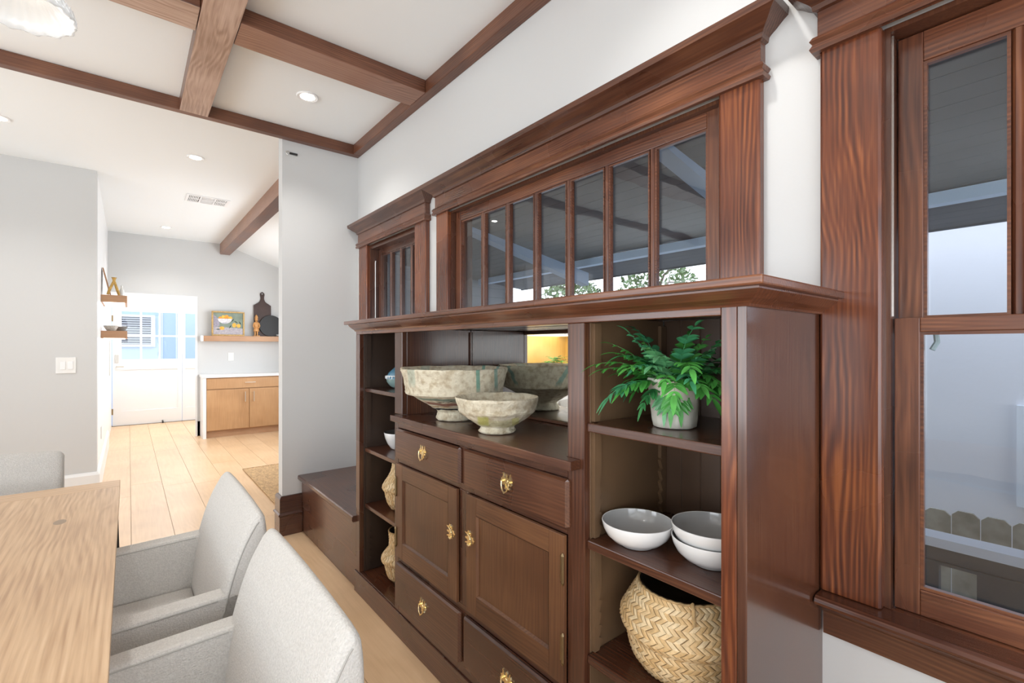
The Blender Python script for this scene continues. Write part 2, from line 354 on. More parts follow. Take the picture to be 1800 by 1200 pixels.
# walls
def wall_holes(mb, y0, y1, z0, z1, x0, x1, holes):
    ys = sorted({y0, y1}|{h[0] for h in holes}|{h[1] for h in holes})
    for a, b_ in zip(ys, ys[1:]):
        hs = sorted([(h[2], h[3]) for h in holes if h[0] <= a+1e-6 and h[1] >= b_-1e-6]); z = z0
        for u, v in hs:
            if u > z: mb.box(x0, x1, a, b_, z, u)
            z = v
        if z1 > z: mb.box(x0, x1, a, b_, z, z1)
    return mb
w = wall_holes(MB(), -2.7, YE, -.12, ZC, XW, XW+.13, [(2.60, 3.345, 1.42, 2.06), (.70, 2.22, 1.42, 2.06), (-.86, .315, .70, 2.06)])
w.obj('wall_right', PAINT, kind='structure')
B(.834, XW+.13, YE, YE+.10, -.012, ZK).obj('wall_end', PAINT, kind='structure')
wl = MB(); wl.box(-3.5, XH, YL, YL+.12, -.012, ZK)
wl.obj('wall_left', PAINT, kind='structure')
B(XH-.12, XH, YL+.12, 10.23, -.012, ZK).obj('wall_hall', WHITE2, kind='structure')
wf = MB(); wf.box(XH, .775, YF, YF+.1, 2.04, ZK); wf.box(.775, 2.1, YF, YF+.1, -.012, ZK)
wf.obj('wall_far', PAINT, kind='structure')
wk = MB(); wk.box(1.404, 1.504, YE+.10, 4.6, -.012, ZK); wk.box(1.404, 2.2, 4.6, 4.7, -.012, ZK); wall_holes(wk, 4.7, YF, -.012, ZK, 2.1, 2.2, [(5.1, 7.5, .95, 2.15)]); wk.obj('wall_kitchen', PAINT, kind='structure')
wb_ = MB(); wall_holes(wb_, -2.7, YL, -.012, ZC, -3.5, -3.4, [(-2.35, .12, .35, 2.3), (1.85, 4.6, .35, 2.3)]); wb_.obj('wall_opposite', PAINT, kind='structure')
wq = MB()
for a, b_, z0, z1 in [(-3.4, -2.75, 0, ZC), (.95, XW, 0, ZC), (-2.75, .95, 2.5, ZC), (-2.75, .95, 0, .35)]: wq.box(a, b_, -2.7, -2.6, z0, z1)
wq.obj('wall_back', PAINT, kind='structure')
we = MB(); we.box(XH, 2.9, 10.19, 10.29, 2.03, 2.5); we.box(1.66, 2.9, 10.19, 10.29, -.012, 2.03); we.box(1.8, 1.9, YF+.1, 10.19, -.012, 2.5)
we.obj('wall_entry', WHITE2, kind='structure')
# trim: white far opening, baseboards
tr = MB(); tr.box(XH, .79, YF-.015, YF, 2.03, 2.055); tr.box(.765, .79, YF-.015, YF, .0, 2.03); tr.obj('trim_1', WHITE2, kind='structure')
bb = [(0, 0), (.018, 0), (.018, .19), (.010, .205), (.006, .215), (0, .215)]
MB().sweep([(XH, 8.2), (XH, YL), (-3.4, YL)][::-1], bb).obj('baseboard_left', WHITE, kind='structure')
MB().sweep([(.79, YF), (.84, YF)][::-1], bb).obj('baseboard_far', WHITE, kind='structure')
bbd = [(0, 0), (.022, 0), (.022, .135), (.030, .142), (.030, .150), (.020, .158), (.020, .255), (.012, .272), (0, .275)]
MB().sweep([(.963, YE), (.834, YE), (.834, YE+.10), (1.3, YE+.10)][::-1], bbd).obj('baseboard_end', DW[0], kind='structure', bevel=.002)
MB().sweep([(XW, .436), (XW, -2.5)][::1], bbd).obj('baseboard_right', DW[1], kind='structure')
# two-piece metal corner: wall end is lighter plaster bead
# ------------------------------------------------------------------ ceiling beams
def beam(mb, ax, label, name='ceiling_beam', mat=None, under=None):
    o = mb.obj(name, mat or BW[ax], bevel=.003)
    if under:
        o.data.materials.append(under)
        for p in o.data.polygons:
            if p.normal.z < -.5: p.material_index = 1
    return T(o, label, 'beam')
BD = .088
beam(MB().prism([(YE-.055, ZB), (YE-.002, ZB), (YE-.002, ZC-.001+.0), (YE-.055, ZC-.001)], 0, -3.4, XW-.001), 0, 'dark thin wooden beam ending the coffered ceiling above the white end wall')
wbm = MB().box(XW-.057, XW-.001, -2.58, YE-.056, ZB, ZC-.001); beam(wbm, 1, 'reddish wooden beam running along the ceiling edge of the window wall')
for k, yy in enumerate((2.41, 1.22, .03, -1.16)):
    lab = ['wooden ceiling cross beam between the long wide beam and the wall, nearest the end wall', 'second wooden ceiling cross beam from the end wall, out of view overhead', 'third wooden ceiling cross beam from the end wall, out of view overhead', 'fourth wooden ceiling cross beam from the end wall, behind the viewer'][k]
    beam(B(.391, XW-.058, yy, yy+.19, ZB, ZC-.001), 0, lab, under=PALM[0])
    lab = ['scuffed pale-faced wooden cross beam left of the long wide ceiling beam', 'cross beam left of the long beam, second from the end wall', 'cross beam left of the long beam, third from the end wall', 'cross beam left of the long beam, fourth from the end wall'][k]
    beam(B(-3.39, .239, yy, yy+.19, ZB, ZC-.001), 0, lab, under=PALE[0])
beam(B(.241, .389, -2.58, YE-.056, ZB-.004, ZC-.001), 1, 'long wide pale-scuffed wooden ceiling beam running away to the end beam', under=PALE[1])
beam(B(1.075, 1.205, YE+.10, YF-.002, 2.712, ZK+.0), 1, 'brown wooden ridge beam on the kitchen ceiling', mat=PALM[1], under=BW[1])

# ------------------------------------------------------------------ windows with dark fir casings
def casing_set(win, y0, y1, oy0, oy1, zbot, crown=True):
    """y0<y1 outer casing, oy opening"""
    RW_ = RW
    for a, b_ in ((oy1, y1), (y0, oy0)):
        m = MB(); xf = XW-.029
        m.prism([(xf+.004, a), (xf, a+.006), (xf, b_-.006), (xf+.004, b_), (XW-.001, b_), (XW-.001, a)], 2, zbot, 2.056)
        m.obj('side_casing', FRONTZ if (b_-a) > .11 else RW[2], win, bevel=.002)
    B(XW-.033, XW-.001, y0-.004, y1+.004, 2.092, 2.18).obj('head_casing', RW[1], win, bevel=.002)
    pr = [(0, 2.054), (.014, 2.054), (.018, 2.062), (.014, 2.070), (.012, 2.074), (.018, 2.082), (.012, 2.092), (0, 2.092)]
    MB().sweep([(XW-.001, y1), (XW-.029, y1), (XW-.029, y0), (XW-.001, y0)], pr).obj('head_bead', RW[1], win)
    if crown:
        pr = [(0, 2.155), (.008, 2.158), (.010, 2.170), (.016, 2.176), (.030, 2.186), (.046, 2.200), (.058, 2.208), (.060, 2.228), (0, 2.228)]
        MB().sweep([(XW-.001, y1+.004), (XW-.033, y1+.004), (XW-.033, y0-.004), (XW-.001, y0-.004)], pr).obj('crown', DW[1], win)
    # jambs
    j = MB()
    j.box(XW, XW+.13, oy1-.001, oy1+.018-.018, 1.42 if zbot > 1 else .7, 2.06)
def jamb(win, oy0, oy1, z0, z1, mat):
    B(XW-.005, XW+.128, oy1-.012, oy1, z0, z1).obj('jamb', mat, win)
    B(XW-.005, XW+.128, oy0, oy0+.012, z0, z1).obj('jamb', mat, win)
    B(XW-.005, XW+.128, oy0+.012, oy1-.012, z1-.012, z1).obj('head_jamb', mat, win)
def sash(win, xs, y0, y1, z0, z1, st, top, bot, nv, mat, mw=.022, th=.035, name='sash'):
    """frame y0..y1 z0..z1, nv panes"""
    s_ = MB(); e = root(name, loc=(0, 0, 0)); e.parent = win; e.location = Vector((xs, (y0+y1)/2, z0))-Vector(win.location)
    B(xs-th/2, xs+th/2, y1-st, y1, z0, z1).obj('stile', mat[2], e, bevel=.002)
    B(xs-th/2, xs+th/2, y0, y0+st, z0, z1).obj('stile', mat[2], e, bevel=.002)
    B(xs-th/2, xs+th/2, y0+st, y1-st, z1-top, z1).obj('rail', mat[1], e, bevel=.002)
    B(xs-th/2, xs+th/2, y0+st, y1-st, z0, z0+bot).obj('rail', mat[1], e, bevel=.002)
    ga, gb = y0+st, y1-st; p = (gb-ga)/nv
    for k in range(1, nv):
        yy = ga+p*k; m = MB()
        m.prism([(xs-th/2+.002, yy-.004), (xs-.006, yy-mw/2), (xs+th/2-.004, yy-mw/2), (xs+th/2-.004, yy+mw/2), (xs-.006, yy+mw/2), (xs-th/2+.002, yy+.004)], 2, z0+bot, z1-top)
        m.obj('muntin', RW[2], e)
    # inner sticking around the glass
    st_ = MB()
    for k in range(nv):
        a = ga+p*k+(mw/2 if k else 0); b_ = ga+p*(k+1)-(mw/2 if k < nv-1 else 0)
        g = B(xs+.002, xs+.005, a, b_, z0+bot, z1-top); g.obj('pane', PANE, e)
        for q0, q1 in ((a, a+.006), (b_-.006, b_)): st_.box(xs-.012, xs+.002, q0, q1, z0+bot, z1-top)
        st_.box(xs-.012, xs+.002, a+.006, b_-.006, z1-top-.007, z1-top); st_.box(xs-.012, xs+.002, a+.006, b_-.006, z0+bot, z0+bot+.007)
    st_.obj('glazing_bead', mat[1], e)
    return e
w1 = root('window_1', loc=(XW, 2.97, 1.42), kind='structure')
casing_set(w1, 2.462, 3.495, 2.602, 3.342, 1.4545)
jamb(w1, 2.602, 3.342, 1.4225, 2.058, DW[2])
sash(w1, XW+.075, 2.616, 3.328, 1.4225, 2.045, .045, .06, .05, 4, DW)
B(XW-.004, XW+.06, 2.616, 3.328, 2.025, 2.045).obj('stop', DW[1], w1)
MB().tube([(XW+.030, 3.322, 1.46), (XW+.030, 3.322, 1.93), (XW+.034, 3.326, 1.945)], .0035).obj('sash_cord', WHITE, w1)
w2 = root('window_2', loc=(XW, 1.46, 1.42), kind='structure')
casing_set(w2, .582, 2.343, .699, 2.222, 1.4545)
jamb(w2, .699, 2.222, 1.4225, 2.058, DW[2])
sash(w2, XW+.036, .713, 2.208, 1.4225, 2.047, .048, .05, .04, 7, RW)
w3 = root('window_3', loc=(XW, -.27, .70), kind='structure')
casing_set(w3, -.98, .437, -.86, .312, .7135)
jamb(w3, -.86, .312, .7135, 2.058, DW[2])
sash(w3, XW+.062, -.845, .297, 1.352, 2.044, .046, .068, .032, 7, RW, th=.034, name='upper_sash')
sash(w3, XW+.028, -.845, .297, .7145, 1.385, .046, .032, .058, 1, RW, th=.032, name='lower_sash')
for yy in (.301, -.857): B(XW-.002, XW+.010, yy, yy+.008, .7135, 2.044).obj('stop', RW[2], w3, bevel=.002)
B(XW+.012, XW+.018, .298, .3085, 1.39, 2.044).obj('sash_channel', STEEL, w3)
# stool and apron
pr = [(0, .688), (.060, .688), (.070, .691), (.074, .699), (.072, .707), (.064, .712), (0, .712)]
MB().sweep([(XW-.001, .434), (XW-.001, -1.05)], pr).obj('stool', RW[1], w3)
B(XW-.003, XW+.128, -.86, .312, .7005, .7125).obj('sill_board', RW[1], w3)
pr = [(0, .60), (.012, .60), (.014, .655), (.022, .662), (.030, .672), (.046, .684), (.048, .6875), (0, .6875)]
MB().sweep([(XW-.001, .434), (XW-.001, -1.02)], pr).obj('apron', DW[1], w3)
# exterior sash lock seen through the glass
MB().tube([(XW+.055, .243, 1.362), (XW+.062, .232, 1.350), (XW+.064, .230, 1.330), (XW+.060, .238, 1.312)], .006).obj('sash_lock', plain('verdigris_lock', (.35, .45, .48), .5), w3)

# ------------------------------------------------------------------ built-in cabinet
XF = .957; XBK = 1.330
cab = root('built_in_cabinet', 'long dark reddish wooden built-in cabinet with open shelves, drawers and mirrored niche', 'cabinet', (1.15, 1.48, 0))
def part(mb, name, mat, bevel=.002, **k): return mb.obj(name, mat, cab, bevel=bevel, **k)
YR, YLc = .439, 2.523
part(B(XF-.006, XF+.012, YR+.0005, YLc+.012, 0, .111), 'plinth', DW[1])
# stiles
part(B(XF, XF+.026, YR+.020, .492, .1115, 1.384+.022), 'stile', FRONTZ)
part(B(XF, XF+.024, .872, .934, .1115, 1.384), 'stile', DW[2])
part(B(XF, XF+.024, 1.968, 2.044, 1.012, 1.384), 'stile', DW[2])
part(B(XF, XF+.024, 2.004, 2.044, .1115, .985), 'stile', DW[2])
part(B(XF, XF+.024, 2.475, YLc, .1115, 1.384), 'stile', DW[2])
part(B(XF, XF+.024, .4925, YLc, 1.384, 1.406), 'rail', RW[1])
part(B(XF, XF+.022, .934, 2.004, .950, .985), 'rail', DW[1])
part(B(XF, XF+.022, .934, 2.004, .792, .817), 'rail', DW[1])
part(B(XF, XF+.022, .934, 2.004, .344, .370), 'rail', DW[1])
part(B(XF, XF+.022, .934, 2.004, .1115, .163), 'rail', DW[1])
for za, zb in ((.163, .344), (.370, .792), (.817, .950)): part(B(XF, XF+.022, 1.429, 1.491, za, zb), 'mullion', DW[2])
for yy in ((.4925, .872), (2.044, 2.475)):
    part(B(XF, XF+.022, yy[0], yy[1], .1115, .1175), 'rail', DW[1])
# carcass
part(B(XF+.0, XW-.001, YR, YR+.0195, 0, 1.406), 'side_panel', SIDEW)
part(B(XF+.026, XBK-.001, YLc-.018, YLc, 0, 1.40), 'side_panel', DW[2])
part(B(XF+.026, XBK-.001, .4745, .4925, .112, 1.40), 'inner_panel', TAN)
part(B(XF+.024, XBK-.001, .872, .884, .112, 1.40), 'inner_panel', TAN)
part(B(XF+.024, XBK-.001, .885, .9335, .112, 1.40), 'partition', DW[2])
part(B(XF+.024, XBK-.001, 1.9685, 2.0, .112, 1.40), 'partition', DW[2])
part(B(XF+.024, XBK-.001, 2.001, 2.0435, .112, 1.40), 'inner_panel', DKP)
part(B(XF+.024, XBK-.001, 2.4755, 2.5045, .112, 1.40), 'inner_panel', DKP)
part(B(XF+.013, XBK-.001, YR+.0195, YLc-.018, .085, .111), 'bottom_board', RW[1])
part(B(XF+.022, XBK-.001, YR+.0195, YLc-.018, 1.4015, 1.4065), 'top_board', DW[1])
# beadboard backs
y = .4925; n = 0
while y < .871:
    e = min(.872, y+.0635); m = MB(); m.prism([(XBK+.003, y), (XBK, y+.003), (XBK, e-.003), (XBK+.003, e), (XBK+.012, e), (XBK+.012, y)], 2, .112, 1.4)
    part(m, 'back_board', TANB, bevel=0); y = e
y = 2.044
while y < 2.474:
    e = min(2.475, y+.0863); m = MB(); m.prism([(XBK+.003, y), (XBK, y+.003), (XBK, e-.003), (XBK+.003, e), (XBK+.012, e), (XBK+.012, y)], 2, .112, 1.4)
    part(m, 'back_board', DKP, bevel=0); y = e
part(B(XBK-.0005, XBK+.012, .9345, 1.9675, .112, .985), 'back_board', DW[1])
part(B(XBK, XBK+.008, .937, 1.966, 1.012, 1.40), 'mirror', MIRR, bevel=0)
mf = MB(); mf.box(XBK-.012, XBK-.0005, .9345, 1.9675, 1.0125, 1.024); part(mf, 'mirror_frame', DW[1])
part(B(XBK-.010, XBK-.0005, 1.958, 1.9675, 1.024, 1.39), 'mirror_frame', DW[2])
# cornice
pr = [(0, 1.400), (.006, 1.400), (.009, 1.405), (.014, 1.409), (.024, 1.415), (.034, 1.423), (.042, 1.430), (.042, 1.4345), (0, 1.4345)]
part(MB().sweep([(XF, YLc), (XF, YR), (XW-.001, YR)], [(a, z) for a, z in pr]), 'cornice_cove', RW[1], bevel=0)
cp = MB(); cp.prism([(XF-.057, YR-.055), (XW-.001, YR-.055), (XW-.001, YLc+.03), (XF-.057, YLc+.03)], 2, 1.435, 1.4535); part(cp, 'top_slab', RW[1], bevel=.004)
# ledge
LG = MB(); LG.prism([(XF-.042, 0.884), (XF-.042, 2.004), (XF-.001, 2.004), (XF-.001, 1.9675), (XBK-.001, 1.9675), (XBK-.001, .9345), (XF-.001, .9345), (XF-.001, .884)], 2, .985, 1.0115)
part(LG, 'ledge', DW[1], bevel=.003)
# shelves
for zt in (1.112, .795, .484): part(B(XF+.010, XBK-.001, .4935, .871, zt-.024, zt), 'shelf', DW[1], bevel=.003)
for zt in (1.097, .776, .476): part(B(XF+.030, XBK-.001, 2.045, 2.474, zt-.020, zt), 'shelf', DW[1], bevel=.003)
# notched shelf standards
def standard(ya, yb, x0, w, flip, z0, z1, mat):
    pts = [(x0, z0)]; z = z0; p = .0345
    out = []
    while z < z1-.12:
        out += [(x0+w*.62, z), (x0+w*.80, z+p*.35), (x0+w, z+p*.8), (x0+w*.66, z+p)]
        z += p
    out += [(x0+w*.9, z), (x0+w*.9, z1)]
    pts = [(x0, z0)]+out+[(x0, z1)]
    if flip: pts = [(2*x0+w-a, b_) for a, b_ in pts]
    m = MB(); m.prism(pts, 1, ya, yb); part(m, 'notched_standard', mat, bevel=0)
for za, zb in ((.486, .770), (.797, 1.087), (1.114, 1.383)):
    standard(.8600, .8715, XF+.030, .030, False, za, zb, TAN)
    standard(.8600, .8715, XBK-.034, .030, True, za, zb, TAN)
for za, zb in ((.119, .455), (.478, .755), (.778, 1.076), (1.099, 1.383)):
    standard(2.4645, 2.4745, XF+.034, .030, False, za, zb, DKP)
# brass pulls
def pull_outline():
    half = [(0, .026), (.004, .020), (.003, .015), (.008, .012), (.011, .016), (.013, .024), (.017, .027), (.016, .018), (.019, .012), (.025, .010), (.024, .004), (.018, .002), (.020, -.004), (.016, -.008), (.010, -.005), (.008, -.012), (.010, -.017), (.004, -.018), (0, -.025)]
    return half+[(-a, b_) for a, b_ in half[-2:0:-1]]
def make_pull(parent, x, y, z, vertical=False, s=1.18, tilt=0, mat=BRASS):
    e = root('handle'); e.parent = parent; e.location = Vector((x, y, z))-wloc(parent)
    def tr(a, b_):
        if vertical: a, b_ = b_, -a
        return (y+a*s, z+b_*s)
    m = MB(); m.prism([tr(a, b_) for a, b_ in pull_outline()], 0, x-.003, x)
    # posts and bail
    for sg in (-1, 1):
        a, b_ = tr(sg*.016, .004); m.lathe([(0.0, 0), (.0042, .001), (.0045, .006), (.003, .009), (0, .0095)], (0, 0, 0), 10) if False else None
        m.tube([(x-.002, a, b_), (x-.010, a, b_)], [.0042, .0050]); 
    bl = []
    for k in range(13):
        t = pi*k/12; bl.append((x-.010-.004*sin(t), *tr(-.016*cos(t), .004-.027*sin(t))))
    m.tube(bl, .0022, 6); 
    a, b_ = tr(0, -.024); m.tube([(x-.016, a-.001, b_), (x-.012, a, b_)], .0035)
    # centre boss
    m.tube([(x-.002, *tr(0, .002)), (x-.006, *tr(0, .002))], [.007*s, .005*s], 10)
    ob = m.obj('x', mat); me = ob.data; me.name = 'handle'
    off = Vector(ob.location)-Vector((x, y, z)); me.transform(Matrix.Translation(off)); bpy.data.objects.remove(ob)
    h = bpy.data.objects.new('handle', me); COL.objects.link(h); h.parent = parent; h.location = e.location; bpy.data.objects.remove(e)
    h['label'] = 'ornate brass bat-wing pull'
    return h
def drawer(y0, y1, z0, z1):
    m = MB(); xo = XF-.017
    m.prism([(XF-.0005, y0), (XF-.006, y0), (xo, y0+.007), (xo, y1-.007), (XF-.006, y1), (XF-.0005, y1)], 2, z0, z1-.006)
    m.add([(XF-.0005, y0, z1-.006), (XF-.006, y0, z1-.006), (xo, y0+.007, z1-.006), (xo, y1-.007, z1-.006), (XF-.006, y1, z1-.006), (XF-.0005, y1, z1-.006),
           (XF-.0005, y0+.004, z1), (XF-.010, y0+.004, z1), (XF-.010, y1-.004, z1), (XF-.0005, y1-.004, z1)],
          [(0, 1, 7, 6), (1, 2, 7), (2, 3, 8, 7), (3, 4, 8), (4, 5, 9, 8), (6, 7, 8, 9), (0, 6, 9, 5)])
    d = part(m, 'drawer', DW[1], bevel=0)
    make_pull(d, xo, (y0+y1)/2+.003, (z0+z1)/2)
    return d
drawer(1.471, 2.003, .818, .948); drawer(.921, 1.442, .818, .950); drawer(1.471, 2.004, .160, .344); drawer(.921, 1.445, .160, .343)
def cab_door(y0, y1, z0, z1, hy, hz, hinge_y, hinge_z):
    d = root('door'); d.parent = cab; d.location = Vector((XF, (y0+y1)/2, z0))-Vector(cab.location)
    xo = XF-.013; st = .062
    def q(mb, n, m, b=.0015): return mb.obj(n, m, d, bevel=b)
    q(B(xo, XF-.0005, y0, y0+st, z0, z1), 'stile', DOORW); q(B(xo, XF-.0005, y1-st, y1, z0, z1), 'stile', DOORW)
    q(B(xo, XF-.0005, y0+st, y1-st, z1-.066, z1), 'rail', DOORW if False else wood_h); q(B(xo, XF-.0005, y0+st, y1-st, z0, z0+.072), 'rail', wood_h)
    m = MB(); a, b_, c_, e = y0+st, y1-st, z0+.072, z1-.066; k = .006
    m.add([(xo, a, c_), (xo, b_, c_), (xo, b_, e), (xo, a, e), (xo+.008, a+k, c_+k), (xo+.008, b_-k, c_+k), (xo+.008, b_-k, e-k), (xo+.008, a+k, e-k)],
          [(0, 1, 5, 4), (1, 2, 6, 5), (2, 3, 7, 6), (3, 0, 4, 7), (4, 5, 6, 7)])
    q(m, 'panel', DOORW, 0)
    make_pull(d, xo, hy, hz, True)
    for z in hinge_z:
        h = MB(); sg = 1 if hinge_y > (y0+y1)/2 else -1
        h.tube([(xo-.003, hinge_y, z-.038), (xo-.003, hinge_y, z+.038)], .0045); h.tube([(xo-.003, hinge_y, z+.038), (xo-.003, hinge_y, z+.046)], [.0055, .002])
        h.tube([(xo-.003, hinge_y, z-.046), (xo-.003, hinge_y, z-.038)], [.002, .0055]); h.box(xo-.001, xo, hinge_y, hinge_y-sg*.012, z-.036, z+.036)
        h.obj('hinge', BRASSD, d, smooth=True)
wood_h = wood('door_rail_fir', 1, ((.070, .026, .012), (.135, .056, .025), (.22, .10, .042)), rough=.36, coat=.2, amp=.04)
cab_door(1.492, 2.003, .371, .791, 1.526, .622, 2.001, (.686, .458))
cab_door(.936, 1.428, .371, .791, 1.400, .636, .938, (.697, .475))

# ------------------------------------------------------------------ stair platform left of the cabinet
sp = root('stair_platform', 'low dark wooden stair landing box between the cabinet and the white end wall', 'stairs', (1.15, 3.05, 0))
B(.963, XW-.002, YLc+.014, YE-.001, .1755, .3695).obj('riser', DW[1], sp, bevel=.002)
B(.966, XW-.002, YLc+.014, YE-.001, 0, .1745).obj('riser', DW[1], sp, bevel=.002)
m = MB(); m.prism([(.938, .374), (.942, .370), (XW-.002, .370), (XW-.002, .404), (.942, .404), (.936, .398), (.935, .380)], 1, YLc+.002, YE-.001); m.obj('tread', DW[1], sp, bevel=.001)
B(1.345, XW-.002, YLc+.014, YE-.30, .4045, .70).obj('upper_riser', DW[1], sp)
B(1.322, XW-.002, YLc+.014, YE-.27, .7005, .725).obj('upper_tread', DW[1], sp, bevel=.002)
MB().tube([(.950, 2.56, .387), (.938, 2.56, .387)], [.006, .003]).obj('screw', BLACK, sp)

# ------------------------------------------------------------------ papier-mache bowls on the ledge
def rough(prof, c, R, seed, amp, seg=72, sub=3):
    # refine profile
    P = []
    for (a, b_), (c2, d2) in zip(prof, prof[1:]):
        for k in range(sub): t = k/sub; P.append((a+(c2-a)*t, b_+(d2-b_)*t))
    P.append(prof[-1])
    def fn(a, j, r, z):
        v = noise.noise(Vector((cos(a)*R*38+seed, sin(a)*R*38, j*.9)))*amp + noise.noise(Vector((cos(a)*3+seed, sin(a)*3, j*.15)))*amp*1.3
        return (max(0, r+v*(1 if r > .02 else 0)), z+(noise.noise(Vector((cos(a)*2.2+seed, sin(a)*2.2, 5)))*amp*1.2 if z > .03 else 0))
    return MB().lathe(P, c, seg, fn=fn)
b1 = [(0, 0), (.074, 0), (.079, .006), (.072, .022), (.069, .034), (.082, .046), (.118, .070), (.155, .090), (.186, .108), (.203, .113), (.205, .120), (.203, .128), (.208, .150), (.216, .180), (.226, .210), (.222, .217), (.212, .210), (.196, .170), (.180, .130), (.140, .095), (.09, .065), (.05, .050), (0, .047)]
o = rough(b1, (1.075, 1.712, 1.0135), .2, 1.0, .0035).obj('bowl', MACHE1, smooth='all'); T(o, 'large rough papier-mache bowl with black, rust and teal painted stripes on the cabinet ledge', 'bowl')
b2 = [(0, 0), (.062, 0), (.066, .005), (.061, .014), (.059, .022), (.080, .034), (.108, .052), (.126, .068), (.136, .075), (.138, .081), (.138, .088), (.146, .108), (.151, .122), (.147, .127), (.139, .118), (.126, .092), (.10, .062), (.06, .042), (0, .036)]
o = rough(b2, (1.030, 1.357, 1.0135), .15, 4.0, .0032).obj('bowl', MACHE2, smooth='all'); T(o, 'small rough cream papier-mache bowl flecked yellow, in front of the larger one', 'bowl')

# ------------------------------------------------------------------ ceramic bowls on the right shelf
SH2 = .7965
bp_ = [(0, .004), (.040, .004), (.043, 0), (.047, 0), (.050, .004), (.068, .012), (.084, .026), (.093, .042), (.0975, .060), (.0965, .0625), (.0945, .0615), (.090, .044), (.080, .030), (.064, .018), (.04, .0115), (0, .010)]
def cbowl(c, label, s=.95):
    r = root('bowl', label, 'bowl', c, 'white ceramic bowls on the right cabinet shelf')
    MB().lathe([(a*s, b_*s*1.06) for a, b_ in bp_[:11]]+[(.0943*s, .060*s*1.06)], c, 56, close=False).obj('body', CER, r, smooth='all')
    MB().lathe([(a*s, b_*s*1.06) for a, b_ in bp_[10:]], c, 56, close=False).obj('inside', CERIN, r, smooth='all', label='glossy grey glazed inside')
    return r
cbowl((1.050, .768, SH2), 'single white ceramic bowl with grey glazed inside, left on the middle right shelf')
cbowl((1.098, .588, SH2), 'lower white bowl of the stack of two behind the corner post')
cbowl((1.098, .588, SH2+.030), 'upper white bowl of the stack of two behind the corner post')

# ------------------------------------------------------------------ woven baskets
WICKB = plain('seagrass_core', (.26, .16, .07), .8)  # dark base under the strands paints in the shade of the weave gaps
WICKT = [plain('seagrass_strand_%d' % k, q, .5, bump=.3, bscale=200, var=.15, vscale=80) for k, q in enumerate(((.80, .58, .31), (.70, .47, .22), (.86, .67, .40)))]
def basket(name, c, prof, rows, cols, label, amp=.0022, weave='chevron', tilt=None):
    """prof: outer profile; fine grid displaced as twill strands"""
    r_ = root(name, label, 'basket', c)
    # resample outer profile by arclength
    L = [0]
    for p, q in zip(prof, prof[1:]): L.append(L[-1]+math.hypot(q[0]-p[0], q[1]-p[1]))
    def at(s):
        s = max(0, min(L[-1], s))
        for i in range(len(L)-1):
            if s <= L[i+1]+1e-9:
                t = (s-L[i])/max(1e-9, L[i+1]-L[i]); p, q = prof[i], prof[i+1]
                d = Vector((q[0]-p[0], q[1]-p[1])).normalized(); return p[0]+(q[0]-p[0])*t, p[1]+(q[1]-p[1])*t, d.y, -d.x
    nj = 40; ni = 96; vs = []; fs = []
    def P3(a, s_, d):
        r, z, nx, nz = at(s_)
        return (c[0]+(r+nx*d)*cos(a), c[1]+(r+nx*d)*sin(a), c[2]+z+nz*d)
    for i in range(ni):
        for j in range(nj+1): vs.append(P3(2*pi*i/ni, L[-1]*j/nj, 0))
    for i in range(ni):
        k = (i+1) % ni
        for j in range(nj): fs.append((i*(nj+1)+j, k*(nj+1)+j, k*(nj+1)+j+1, i*(nj+1)+j+1))
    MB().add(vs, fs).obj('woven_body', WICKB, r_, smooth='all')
    # every woven strand: a raised slanted blade, herringbone rows
    for tone in range(3):
        sm = MB()
        for row in range(rows):
            s0 = L[-1]*row/rows; s1 = L[-1]*(row+1)/rows; sk_ = (1 if row % 2 else -1)*(1.0 if weave == 'chevron' else .35)
            if at((s0+s1)/2)[0] < .07 and row < rows*.4: continue
            for q in range(cols):
                if (q*7+row*5+int(noise.noise(Vector((q*.31, row*.47, 3)))*6)) % 3 != tone: continue
                w_ = 2*pi/cols; a0 = w_*q+(0 if row % 2 else w_*sk_*0); j0 = random.uniform(-.06, .06)*w_; h = amp*random.uniform(.85, 1.15)
                def pt(fa, fs_, d): return P3(a0+j0+w_*(fa+sk_*(fs_-.5)), s0+(s1-s0)*fs_, d)
                g0, g1 = .04, .90
                lo, hi = -.06, 1.06
                v_ = [pt(g0, lo, .0002), pt((g0+g1)/2, lo, h*.45), pt(g1, lo, .0002), pt(g0, .5, h*.35), pt((g0+g1)/2, .5, h), pt(g1, .5, h*.35), pt(g0, hi, .0002), pt((g0+g1)/2, hi, h*.45), pt(g1, hi, .0002)]
                sm.add(v_, [(0, 1, 4, 3), (1, 2, 5, 4), (3, 4, 7, 6), (4, 5, 8, 7)])
        sm.obj('strands', WICKT[tone], r_, smooth='all', kind='stuff')
    top = [Vector(vs[i*(nj+1)+nj]) for i in range(0, ni, 1)]
    rm = MB(); rm.tube([p+Vector((0, 0, .001+.0012*sin(i*2.2))) for i, p in enumerate(top)], .0034, 6, closed=True); rm.obj('rim', WICKD, r_, smooth=True)
    # dark inside
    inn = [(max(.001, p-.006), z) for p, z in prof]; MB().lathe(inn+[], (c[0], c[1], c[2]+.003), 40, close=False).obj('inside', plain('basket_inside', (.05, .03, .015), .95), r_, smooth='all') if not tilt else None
    MB().lathe([(0, 0), (prof[-1][0]*.8, 0)], (c[0], c[1], c[2]+.03), 24, close=False).obj('shadow_floor', plain('basket_inside', (.05, .03, .015), .95), r_) if False else None
    return r_
bk = [(.001, .002), (.095, .002), (.118, .010), (.138, .040), (.146, .070), (.148, .092), (.148, .098), (.156, .103), (.163, .112), (.165, .124), (.160, .137), (.150, .154), (.140, .172), (.128, .192), (.117, .212)]
basket('basket', (1.138, .683, .486), bk, 25, 58, 'large round seagrass belly basket on the lowest visible right shelf', amp=.0034)
